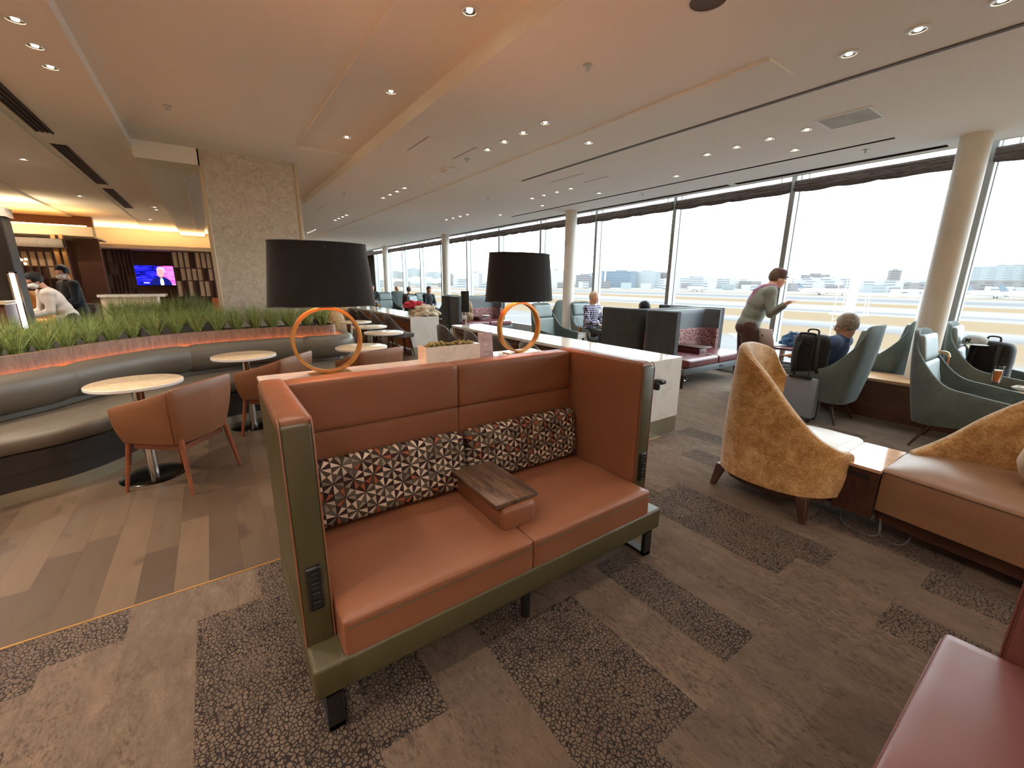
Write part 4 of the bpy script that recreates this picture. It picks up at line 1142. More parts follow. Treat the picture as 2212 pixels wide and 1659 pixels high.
# ------------------------------------------------------------------ curved banquette island with its grass planter
def banquette():
    t = thing('curved_banquette', 'long curved taupe leather banquette with lit wood planter band, sweeping across the left', 'banquette seat', (-0.3, 6.2, 0))
    band = catmull([(-4.2, 4.05, 0), (-3.2, 4.0, 0), (-2.3, 4.16, 0), (-1.75, 4.45, 0), (-1.32, 4.84, 0), (-0.95, 5.36, 0), (-0.55, 5.76, 0), (0.0, 5.98, 0), (0.6, 6.05, 0), (1.22, 6.02, 0)], 7)
    band = [Vector(p[:2]) for p in band]
    tail = [Vector((1.29, 6.04)), Vector((1.325, 6.10)), Vector((1.33, 6.25)), Vector((1.33, 7.2)), Vector((1.33, 8.3))]
    full = band + tail
    # travelling towards +X, the room (camera) side lies on the right: positive offset
    bm = nb(); sweep(bm, full, [(0.0, 0.50), (0.012, 0.50), (0.012, 0.915), (0.0, 0.92), (-0.02, 0.92), (-0.02, 0.50)]); obj('planter_band', bm, mat['bandwood'], t, w=True)
    bm = nb(); sweep(bm, full, [(0.018, 0.752), (0.034, 0.752), (0.034, 0.762), (0.018, 0.762)]); obj('light_strip', bm, mat['led'], t, w=True)
    # back path wraps the right end
    endc = [Vector((1.42, 5.90)), Vector((1.50, 6.02)), Vector((1.52, 6.3)), Vector((1.52, 7.2)), Vector((1.52, 8.3))]
    N = normals2(band)
    bp = [p+n*0.06 for p, n in zip(band, N)]
    L = [0]
    for a, b in zip(bp, bp[1:]): L.append(L[-1]+(b-a).length)
    # cut into four cushioned sections at the seams seen in the photograph
    def nearest(x): return min(range(len(bp)), key=lambda i: abs(bp[i].x-x))
    cuts = [0, nearest(-2.35), nearest(-1.12), nearest(-0.29), nearest(0.86), len(bp)-1]
    sec = [(0.0, 0.50), (0.045, 0.50), (0.085, 0.52), (0.115, 0.58), (0.13, 0.66), (0.125, 0.73), (0.10, 0.775), (0.06, 0.795), (0.02, 0.795), (0.0, 0.78)]
    for a, b in zip(cuts, cuts[1:]):
        pts = bp[a:b+1]
        if b == len(bp)-1:
            pts = pts[:-1] + [Vector((1.25, 5.965)), Vector((1.36, 5.985)), Vector((1.42, 6.06)), Vector((1.44, 6.2)), Vector((1.44, 7.0))]
            pts = [Vector(p[:2]) for p in catmull([(p.x, p.y, 0) for p in pts], 2)]
        bm = nb()
        # round the section ends
        Nn = normals2(pts); rings = []
        for i, (p, n) in enumerate(zip(pts, Nn)):
            e = min(i, len(pts)-1-i); k = 1.0 if e > 0 else 0.90
            rings.append([bm.verts.new((p.x+n.x*o*k, p.y+n.y*o*k, 0.65+(z-0.65)*k)) for o, z in sec])
        for A, B in zip(rings, rings[1:]):
            for i in range(len(sec)):
                j = (i+1) % len(sec); bm.faces.new((A[i], A[j], B[j], B[i]))
        bm.faces.new(rings[0][::-1]); bm.faces.new(rings[-1])
        obj('back_cushion', bm, mat['taupe'], t, w=True, ang=55)
    bm = nb(); sweep(bm, full, [(0.0, 0.40), (0.085, 0.40), (0.075, 0.52), (0.0, 0.52)]); obj('back_panel', bm, mat['taupe'], t, w=True)
    # seat deck: from the band out to the front edge
    front = [(-4.3, 3.25, 0), (-3.2, 3.22, 0), (-2.3, 3.42, 0), (-1.72, 3.78, 0), (-1.33, 4.03, 0), (-1.02, 4.16, 0), (-0.78, 4.38, 0), (-0.52, 4.78, 0), (-0.2, 5.08, 0), (0.25, 5.24, 0), (0.8, 5.28, 0), (1.25, 5.28, 0), (1.7, 5.38, 0), (2.0, 5.7, 0), (2.08, 6.2, 0), (2.1, 7.0, 0)]
    fp = [Vector(p[:2]) for p in catmull(front, 6)]
    back = [Vector(p[:2]) for p in catmull([(-4.2, 4.03, 0), (-3.2, 3.98, 0), (-2.3, 4.14, 0), (-1.75, 4.43, 0), (-1.32, 4.80, 0), (-1.10, 5.05, 0), (-0.93, 5.32, 0), (-0.70, 5.60, 0), (-0.45, 5.78, 0), (0.0, 5.93, 0), (0.45, 5.99, 0), (0.9, 6.0, 0), (1.2, 6.02, 0), (1.3, 6.1, 0), (1.34, 6.4, 0), (1.34, 7.0, 0)], 6)]
    m = len(fp); assert len(back) == m
    segs = [(0, 17), (17, 35), (35, 56), (56, 72), (72, m-1)]
    for a, b in segs:
        bm = nb(); rings = []
        for i in range(a, b+1):
            f, k = fp[i], back[i]; d = (k-f); dn = d.normalized(); e = 0.006 if i in (a, b) else 0
            def Q(s, z): q = f+dn*s; return (q.x, q.y, z-e)
            rings.append([bm.verts.new(v) for v in (Q(0.02, 0.335), Q(0.0, 0.35), Q(-0.004, 0.42), Q(0.012, 0.448), Q(0.05, 0.458), Q(d.length*0.5, 0.462), Q(d.length-0.01, 0.455), Q(d.length-0.01, 0.335))])
        for A, B in zip(rings, rings[1:]):
            for i in range(8): bm.faces.new((A[i], A[(i+1) % 8], B[(i+1) % 8], B[i]))
        bm.faces.new(rings[0][::-1]); bm.faces.new(rings[-1])
        if b < m-1: pass
        obj('seat', bm, mat['taupe'], t, w=True, ang=50)
    bm = nb(); sweep(bm, fp, [(-0.01, 0.09), (0.0, 0.09), (-0.004, 0.33), (-0.014, 0.335)], True); sweep(bm, fp, [(-0.012, 0.2), (0.003, 0.2), (0.003, 0.206), (-0.012, 0.206)]); obj('skirt', bm, mat['black_leather'], t, w=True)
    bm = nb(); sweep(bm, fp, [(-0.03, 0.0), (0.004, 0.0), (0.002, 0.088), (-0.03, 0.09)]); obj('kick_plate', bm, mat['skirting'], t, w=True)
    # soil
    bm = nb()
    poly = [(p.x, p.y) for p in full]+[(1.33, 8.3), (-0.9, 8.35), (-1.35, 8.0), (-1.6, 6.6), (-2.2, 5.6), (-3.2, 5.0), (-4.2, 4.9)]
    vs = [bm.verts.new((x, y, 0.86)) for x, y in poly]; bm.faces.new(vs); bmesh.ops.triangulate(bm, faces=bm.faces)
    obj('soil', bm, mat['soil'], t, False, w=True)
    rear = [(-4.2, 4.9, 0), (-3.2, 5.0, 0), (-2.2, 5.6, 0), (-1.6, 6.6, 0), (-1.35, 8.0, 0), (-0.9, 8.35, 0), (1.33, 8.3, 0)]
    bm = nb(); sweep(bm, catmull(rear, 5), [(-0.01, 0), (0.012, 0), (0.012, 0.92), (-0.01, 0.92)]); obj('rear_band', bm, mat['bandwood'], t, w=True)
    return band
BAND = banquette()

def tuft(seed, n=100, h=0.37):
    rnd = random.Random(seed); bm = nb()
    for i in range(n):
        a = rnd.uniform(0, 2*PI); r0 = rnd.uniform(0, 0.014); lean = 0.17*rnd.random()**0.7*(1.0 if rnd.random() < 0.85 else 1.3); hh = h*rnd.uniform(0.72, 1.08)*(1-lean*0.8)
        w = rnd.uniform(0.0026, 0.0048); ca, sa = math.cos(a), math.sin(a); pa = rnd.uniform(0, PI)
        px, py = math.cos(pa)*w, math.sin(pa)*w
        prev = None; segs = 5
        for s in range(segs+1):
            t = s/segs; d = r0+lean*(t**1.35); z = hh*t*(1-0.10*t*t*(lean/0.15))
            k = (1-t*0.92)
            c = Vector((ca*d, sa*d, z))
            a_, b_ = bm.verts.new((c.x-px*k, c.y-py*k, c.z)), bm.verts.new((c.x+px*k, c.y+py*k, c.z))
            if prev: bm.faces.new((prev[0], prev[1], b_, a_))
            prev = (a_, b_)
    return bm
TUF = []
for s in range(4):
    bm = tuft(s+11); me = bpy.data.meshes.new('grass_tuft'); bm.to_mesh(me); bm.free(); me.materials.append(mat['grass'])
    for p in me.polygons: p.use_smooth = True
    TUF.append(me)
def put_tuft(x, y, z, group, label, sc=1.0):
    o = bpy.data.objects.new('grass_tuft', TUF[random.randrange(4)]); C.objects.link(o)
    o.location = (x, y, z); o.rotation_euler = (0, 0, random.uniform(0, 6.28)); o.scale = (sc*random.uniform(0.92, 1.12), sc*random.uniform(0.92, 1.12), sc*random.uniform(0.92, 1.1))
    tag(o, label, 'grass plant', group)
N_ = normals2(BAND)
for row in range(3):
    off = -0.085-0.19*row
    acc = 0.06*row; last = None
    for i in range(1, len(BAND)):
        a, b = BAND[i-1]+N_[i-1]*off, BAND[i]+N_[i]*off
        d = (b-a).length
        while acc < d:
            p = a.lerp(b, acc/d); acc += 0.185+0.03*random.random()
            if p.x > 1.24 or p.x < -2.9: continue
            if 0.02 < p.x < 1.25 and p.y > 6.62: continue
            put_tuft(p.x, p.y, 0.862, 'grass tufts along the lit wood band' if row == 0 else 'grass tufts in the rows behind', 'grass tuft in the front row of the planter, right behind the lit wood band' if row == 0 else 'grass tuft in the planter, in a row behind the front tufts')
        acc -= d
for x, y in [(-1.15+0.16*i, 8.12-0.01*i) for i in range(8)]+[(-1.1+0.16*i, 7.9) for i in range(7)]+[(-1.0+0.16*i, 7.6) for i in range(6)]:
    put_tuft(x, y, 0.862, 'grass tufts at the far side of the planter', 'grass tuft on the far side of the planter, left of the stone pillar', 1.18)

# ------------------------------------------------------------------ serpentine gold velvet seating (two seats and a joining table)
def gold_left():
    t = thing('gold_lounge_seat', 'gold crushed velvet lounge seat with high curved back, standing right of the terracotta sofa', 'lounge chair', (3.3, 1.2, 0))
    P = [(3.15, 0.79), (3.03, 0.85), (2.935, 0.95), (2.885, 1.10), (2.885, 1.28), (2.93, 1.42), (3.03, 1.52), (3.20, 1.57), (3.40, 1.57), (3.56, 1.53), (3.66, 1.45)]
    T = [(3.17, 0.76), (3.06, 0.81), (2.98, 0.92), (2.935, 1.09), (2.935, 1.28), (2.955, 1.41), (3.04, 1.50), (3.20, 1.555), (3.40, 1.56), (3.56, 1.51), (3.64, 1.42)]
    Z = [0.440, 0.470, 0.545, 0.710, 0.905, 1.005, 1.045, 1.055, 1.03, 0.97, 0.80]
    b = catmull([(x, y, z) for (x, y), z in zip(P, Z)], 5); u = catmull([(x, y, 0) for x, y in T], 5)
    b = b[::-1]; u = u[::-1]
    bm = nb(); shell(bm, b, u, 0.165, [p.z for p in b], 0.075, 10, 0.012, 0.35)
    obj('backrest', bm, mat['velvet'], t, w=True)
    bm = nb(); cushion(bm, 3.02, 3.64, 0.83, 1.49, 0.24, 0.45, 0.045, 0.03, 14, wob=0.008); obj('seat', bm, mat['pale_leather'], t, w=True)
    bp = [(p.x+0.03, p.y, 0) for p in b]
    bm = nb(); prism(bm, [(3.16, 0.83), (3.06, 0.88), (2.97, 0.98), (2.93, 1.12), (2.93, 1.28), (2.97, 1.40), (3.06, 1.49), (3.22, 1.54), (3.4, 1.54), (3.55, 1.50), (3.62, 1.42), (3.62, 0.84)], 0.115, 0.17)
    obj('base_frame', bm, mat['walnut_leg'], t, w=True)
    for (x, y), (dx, dy) in (((3.035, 1.50), (-0.05, 0.03)), ((2.96, 0.93), (-0.035, -0.035)), ((3.56, 1.46), (0.03, 0.03)), ((3.56, 0.9), (0.03, -0.02))):
        bm = nb()
        a = [bm.verts.new((x+ex, y+ey, 0.165)) for ex, ey in ((-0.034, -0.034), (0.034, -0.034), (0.034, 0.034), (-0.034, 0.034))]
        c = [bm.verts.new((x+dx+ex, y+dy+ey, 0)) for ex, ey in ((-0.018, -0.018), (0.018, -0.018), (0.018, 0.018), (-0.018, 0.018))]
        for i in range(4): bm.faces.new((a[i], a[(i+1) % 4], c[(i+1) % 4], c[i]))
        bm.faces.new(a); bm.faces.new(c[::-1]); bmesh.ops.bevel(bm, geom=bm.edges[:], offset=0.003, segments=1, affect='EDGES')
        obj('leg', bm, mat['walnut_leg'], t, w=True)
gold_left()
def gold_table():
    t = thing('joining_table', 'dark wood link table with glossy pale top between the two gold lounge seats', 'side table', (3.36, 0.72, 0))
    bm = nb(); box(bm, 3.13, 3.62, 0.620, 0.825, 0.10, 0.402, 0.003, 1); obj('cabinet', bm, mat['darkwood'], t, False, w=True)
    bm = nb(); box(bm, 3.12, 3.63, 0.615, 0.835, 0.402, 0.422, 0.002, 1); obj('tabletop', bm, glossy_top, t, False, w=True)
    bm = nb(); box(bm, 3.126, 3.131, 0.66, 0.78, 0.345, 0.375, 0.002, 1); obj('socket_panel', bm, mat['black'], t, False, w=True)
    bm = nb()
    pts = [(3.24, 0.80, 0.12), (3.20, 0.78, 0.03), (3.14, 0.74, 0.006), (3.10, 0.66, 0.006), (3.13, 0.58, 0.006), (3.19, 0.57, 0.04), (3.22, 0.60, 0.12)]
    tube(bm, catmull(pts, 6), 0.004, 6); tube(bm, catmull([(3.22, 0.59, 0.12), (3.17, 0.57, 0.02), (3.13, 0.53, 0.006), (3.14, 0.46, 0.006), (3.22, 0.44, 0.05), (3.26, 0.5, 0.12)], 6), 0.004, 6)
    obj('cord', bm, mat['cordgrey'], t, w=True)
glossy_top = walnut('pale glossy wood top', (212, 176, 146), (196, 158, 126), 0.08, ax=1)
gold_table()
def gold_right():
    t = thing('gold_lounge_seat', 'long brown leather bench seat with gold velvet back, filling the right edge', 'lounge chair', (3.35, -0.3, 0))
    front = catmull([(3.16, 0.615, 0), (3.12, 0.35, 0), (3.075, 0.05, 0), (3.03, -0.3, 0), (3.01, -0.7, 0), (3.05, -1.1, 0)], 5)
    back = catmull([(3.64, 0.60, 0), (3.72, 0.35, 0), (3.78, 0.05, 0), (3.80, -0.3, 0), (3.80, -0.7, 0), (3.78, -1.1, 0)], 5)
    bm = nb(); rings = []
    m = len(front)
    for i in range(m):
        f, k = Vector(front[i][:2]), Vector(back[i][:2]); d = k-f; L = d.length; dn = d.normalized()
        t_ = i/(m-1); puff = 0.045*min(1, t_*7)
        def Q(s, z): q = f+dn*s; return (q.x, q.y, z)
        w_ = 0.008*noise.noise(Vector((f.x*6, f.y*7, 2)))
        rings.append([bm.verts.new(v) for v in (Q(0.02, 0.15), Q(0.0, 0.16), Q(0.0, 0.29), Q(0.002, 0.40), Q(0.012, 0.417), Q(0.05, 0.425+puff*0.35), Q(L*0.25, 0.428+puff*0.9+w_), Q(L*0.5, 0.43+puff+w_), Q(L*0.8, 0.43+puff*0.8-w_), Q(L-0.02, 0.425), Q(L-0.02, 0.15))])
    for A, B in zip(rings, rings[1:]):
        for i in range(11): bm.faces.new((A[i], A[(i+1) % 11], B[(i+1) % 11], B[i]))
    bm.faces.new(rings[0][::-1]); bm.faces.new(rings[-1])
    se = obj('seat', bm, mat['brown_leather'], t, w=True, ang=60)
    bm = nb(); tube(bm, [(p.x-0.0015, p.y, 0.408) for p in front], 0.0025, 6); obj('welt', bm, mat['walnut_leg'], se, w=True)
    bm = nb(); prism(bm, [(p.x+0.05, p.y) for p in front]+[(p.x-0.05, p.y) for p in reversed(back)], 0.07, 0.155); obj('base_frame', bm, mat['walnut_leg'], t, w=True)
    P = [(3.615, 0.615), (3.68, 0.50), (3.74, 0.32), (3.80, 0.05), (3.84, -0.3), (3.84, -0.7), (3.72, -1.05), (3.4, -1.18)]
    T = [(3.62, 0.60), (3.69, 0.47), (3.77, 0.30), (3.86, 0.03), (3.92, -0.3), (3.92, -0.7), (3.78, -1.12), (3.42, -1.26)]
    Z = [0.43, 0.55, 0.75, 0.97, 1.05, 1.06, 1.03, 0.95]
    b = catmull([(x, y, z) for (x, y), z in zip(P, Z)], 5); u = catmull([(x, y, 0) for x, y in T], 5)
    b = b[::-1]; u = u[::-1]
    bm = nb(); shell(bm, b, u, 0.165, [p.z for p in b], 0.07, 8, 0.0, 0.35)
    obj('backrest', bm, mat['velvet'], t, w=True)
    for x, y in ((3.12, -0.95), (3.7, -1.0), (3.68, 0.4)):
        bm = nb(); cyl(bm, (x, y, 0.12), (x, y, 0), 0.03, 0.018, 10); obj('leg', bm, mat['walnut_leg'], t, w=True)
gold_right()
bm = nb(); ell(bm, (3.42, -0.02, 0.60), (0.14, 0.17, 0.155), n=36, m=24)
for v in bm.verts: v.co += (v.co-Vector((3.42, -0.02, 0.60))).normalized()*0.006*noise.noise(v.co*40)
single('round_cushion', bm, mat['cream_fluff'], 'round fluffy cream cushion on the brown leather bench, cut by the right edge', 'cushion')

# ------------------------------------------------------------------ blue green wing armchairs (local front -Y)
def wing_chair():
    t = thing('wing_armchair', '', 'armchair')
    # shell path: front of right arm, back around, front of left arm
    P = [(0.30, -0.32), (0.315, -0.12), (0.31, 0.08), (0.28, 0.22), (0.20, 0.29), (0.0, 0.31)]
    T = [(0.345, -0.34), (0.355, -0.10), (0.345, 0.12), (0.300, 0.32), (0.235, 0.40), (0.0, 0.44)]
    Z = [0.54, 0.575, 0.63, 0.86, 1.06, 1.08]
    ZB = [0.33, 0.28, 0.25, 0.24, 0.24, 0.24]
    b = catmull([(x, y, z) for (x, y), z in zip(P, Z)], 5); u = catmull([(x, y, z) for (x, y), z in zip(T, ZB)], 5)
    fb = b+[Vector((-p.x, p.y, p.z)) for p in reversed(b[:-1])]; fu = u+[Vector((-p.x, p.y, p.z)) for p in reversed(u[:-1])]
    bm = nb(); shell(bm, fb, fu, [p.z for p in fu], [p.z for p in fb], 0.035, 8, 0.02, 0.35); obj('outer_shell', bm, mat['teal_shell'], t)
    bm = nb()
    # bowl under the seat
    lathe(bm, [(0.0, 0.235), (0.18, 0.24), (0.27, 0.27), (0.30, 0.33), (0.0, 0.33)], (0, 0.0, 0), 28, 1.0, 1.02); obj('seat_bowl', bm, mat['teal_shell'], t)
    bm = nb(); cushion(bm, -0.265, 0.265, -0.36, 0.20, 0.32, 0.43, 0.045, 0.02, 10, wob=0.006); obj('seat', bm, mat['teal'], t)
    M = Matrix.Translation((0, 0.265, 0.60)) @ Matrix.Rotation(R(-11), 4, 'X')
    bm = nb(); cushion(bm, -0.262, 0.262, -0.035, 0.045, -0.20, 0.205, 0.03, 0.0, 12)
    for v in bm.verts:
        if v.co.y < 0: v.co.y += 0.010*math.sin(v.co.x*60+v.co.z*8)*(1-abs(v.co.z)/0.25)
    bmesh.ops.transform(bm, matrix=M, verts=bm.verts); obj('back_pad', bm, mat['teal'], t)
    bm = nb(); cushion(bm, -0.238, 0.238, -0.03, 0.05, 0.207, 0.455, 0.03, 0.0, 10)
    bmesh.ops.transform(bm, matrix=M, verts=bm.verts); obj('headrest', bm, mat['teal'], t)
    for sx, sy in ((-1, -1), (1, -1), (-1, 1), (1, 1)):
        bm = nb(); cyl(bm, (0.16*sx, 0.14*sy, 0.27), (0.255*sx, 0.26*sy, 0), 0.020, 0.011, 12); obj('leg', bm, mat['walnut_leg'], t)
    return t
WC = wing_chair(); g = 'blue green wing armchairs'
WL = [(5.62, 1.78, 180, 'grey green wing armchair seating the man in the blue shirt'),
      (5.55, 0.64, 0, 'empty grey green wing armchair right of the big column, its wrinkled back pad showing'),
      (6.95, 1.72, 178, 'wing armchair behind the low ledge, its back turned, left of the big column'),
      (6.95, 0.66, 2, 'wing armchair behind the low ledge holding the black backpack'),
      (5.42, 6.28, 4, 'blue green wing armchair seen through the right brass ring'),
      (6.52, 6.36, -6, 'wing armchair seating the man in the plaid shirt'),
      (6.78, 7.85, 176, 'dark-looking wing armchair turned away, just left of the second round column'),
      (5.30, 15.3, 6, 'far blue green wing armchair with bright wrinkled back pad, left of the red scarf'),
      (5.22, 12.1, 40, 'far blue green wing armchair behind the red scarf'),
      (6.25, 17.2, 170, 'far wing armchair seating the person in turquoise'),
      (6.2, 14.05, 5, 'far wing armchair seating the man with bowed head'),
      (6.1, 12.25, 178, 'far dark wing armchair peeping above the far booth'),
      (5.2, 18.3, 178, 'farthest dark wing armchair beside the left lamp shade')]
for i, (x, y, a, l) in enumerate(WL):
    if i == 0: WC.location = (x, y, 0); WC.rotation_euler = (0, 0, R(a)); WC['label'] = l; WC['group'] = g
    else: dup(WC, (x, y, 0), R(a), l)

# far gold high-backed chairs behind the round tables
def gold_far(x, y, rz, label):
    t = thing('gold_wing_chair', label, 'armchair', (x, y, 0), rz, 'gold armchairs beyond the round tables')
    P = [(0.36, -0.25), (0.38, 0.1), (0.3, 0.33), (0.0, 0.4), (-0.3, 0.33), (-0.38, 0.1), (-0.36, -0.25)]
    Z = [0.6, 0.85, 1.0, 1.05, 1.0, 0.85, 0.6]
    b = catmull([(px, py, z) for (px, py), z in zip(P, Z)], 4)
    bm = nb(); shell(bm, b, b, 0.16, [p.z for p in b], 0.07, 5, 0.02); obj('backrest', bm, mat['velvet'], t)
    bm = nb(); cushion(bm, -0.3, 0.3, -0.3, 0.3, 0.25, 0.44, 0.05, 0.02, 6); obj('seat', bm, mat['pale_leather'], t)
    for sx, sy in ((-1, -1), (1, -1), (-1, 1), (1, 1)):
        bm = nb(); cyl(bm, (0.26*sx, 0.24*sy, 0.26), (0.3*sx, 0.28*sy, 0), 0.025, 0.014, 8); obj('leg', bm, mat['walnut_leg'], t)
gold_far(1.95, 9.8, R(150), 'gold velvet armchair beyond the round tables, left of the pair')
gold_far(2.42, 11.3, R(180), 'gold velvet armchair beyond the round tables, right of the pair, its plain back showing')

# ------------------------------------------------------------------ white cube side tables, sanitiser stand
def cube_table(x, y, rz, label):
    t = thing('cube_table', label, 'side table', (x, y, 0), rz, 'white side tables by the wing armchairs')
    bm = nb(); box(bm, -0.21, 0.21, -0.17, 0.17, 0.0, 0.49, 0.006, 2); obj('body', bm, mat['white_metal'], t)
    bm = nb(); box(bm, -0.215, 0.215, -0.175, 0.175, 0.49, 0.505, 0.003, 1); obj('top', bm, mat['quartz'], t)
    bm = nb(); box(bm, -0.213, -0.209, -0.11, 0.11, 0.24, 0.44, 0.002, 1); obj('niche', bm, mat['black'], t)
    bm = nb(); box(bm, 0.0, 0.05, -0.173, -0.169, 0.30, 0.40, 0.001, 1); obj('socket_panel', bm, mat['black'], t)
cube_table(6.06, 6.28, R(-8), 'white cube side table beside the man in the plaid shirt, with a beer on it')
cube_table(6.1, 16.2, 0, 'white cube side table between the far wing armchairs')
t = thing('side_table', 'burgundy-topped table by the window under the open laptop', 'side table', (6.05, 2.42, 0))
bm = nb(); box(bm, -0.28, 0.28, -0.34, 0.34, 0.69, 0.715, 0.004, 1); obj('top', bm, mat['burgundy'], t)
bm = nb(); cyl(bm, (0, 0, 0.01), (0, 0, 0.69), 0.03, n=16); obj('pedestal', bm, mat['white_metal'], t)
bm = nb(); lathe(bm, [(0, 0.02), (0.2, 0.012), (0.21, 0), (0, 0)], n=28); obj('base', bm, mat['white_metal'], t)

def stand():
    t = thing('sanitiser_stand', 'black hand sanitiser stand on a thin pole before the far booth', 'dispenser stand', (4.42, 8.02, 0), R(-30))
    bm = nb(); lathe(bm, [(0, 0.015), (0.15, 0.012), (0.16, 0), (0, 0)], n=28); obj('base', bm, mat['black'], t)
    bm = nb(); cyl(bm, (0, 0, 0.01), (0, 0, 1.0), 0.012, n=12); obj('pole', bm, mat['grey_metal'], t)
    bm = nb(); box(bm, -0.085, 0.085, -0.04, 0.04, 0.86, 1.30, 0.012, 2); d = obj('dispenser', bm, mat['plastic'], t)
    bm = nb(); box(bm, -0.09, -0.083, -0.035, 0.02, 1.0, 1.27, 0.002, 1); obj('label_plate', bm, mat['white'], d)
    bm = nb(); box(bm, -0.07, 0.02, -0.03, 0.03, 0.70, 0.78, 0.008, 2); obj('drip_tray', bm, mat['grey_metal'], t)
stand()
bm = nb(); box(bm, 3.385, 3.46, 2.34, 2.43, 0.555, 0.60, 0.012, 2); box(bm, 3.36, 3.40, 2.36, 2.43, 0.50, 0.58, 0.012, 2)
single('bag_hook', bm, mat['plastic'], 'black hook on the white end panel of the nearer long table', 'hook')
bm = nb(); lathe(bm, [(0, 0.012), (0.05, 0.01), (0.055, 0), (0, 0)], (5.95, 3.75, 0), n=20); ell(bm, (5.95, 3.75, 0.03), (0.025, 0.02, 0.025), n=10, m=8); ell(bm, (6.0, 3.72, 0.022), (0.02, 0.02, 0.02), n=10, m=8)
single('floor_socket', bm, mat['chrome'], 'small shiny floor socket under the near charcoal booth', 'floor socket')
# ------------------------------------------------------------------ people
def V(*a): return Vector(a)
def remesh(o, vox, smooth=6, fac=0.5):
    m = o.modifiers.new('Remesh', 'REMESH'); m.mode = 'VOXEL'; m.voxel_size = vox; m.use_smooth_shade = True
    s = o.modifiers.new('Smooth', 'SMOOTH'); s.iterations = smooth; s.factor = fac
    return o

def hand(bm, w, f, s, curl=0.5, up=V(0, 0, 1)):
    """palm and five fingers from wrist w pointing along f; s = side of the thumb"""
    f = f.normalized(); sd = f.cross(up).normalized()*s; dn = -f.cross(sd).normalized()*(1 if s > 0 else -1)
    if dn.z > 0: dn = -dn
    pc = w+f*0.045
    R3 = Matrix((f, sd, f.cross(sd))).transposed().to_4x4()
    ell(bm, pc, (0.048, 0.040, 0.016), R3, 14, 10)
    for i, (o, L) in enumerate(((0.030, 0.068), (0.010, 0.076), (-0.011, 0.070), (-0.030, 0.056))):
        a = w+f*0.082+sd*o; d1 = (f+dn*curl*0.6).normalized(); b = a+d1*L*0.5; d2 = (f+dn*curl*2.0).normalized(); c = b+d2*L*0.5
        cap_(bm, a, b, 0.0095, 0.0085, 8); cap_(bm, b, c, 0.0085, 0.007, 8)
    a = w+f*0.025+sd*0.036; b = a+(f*0.7+sd*0.7).normalized()*0.034; c = b+(f*0.95+sd*0.25+dn*curl*0.5).normalized()*0.030
    cap_(bm, a, b, 0.012, 0.010, 8); cap_(bm, b, c, 0.010, 0.008, 8)

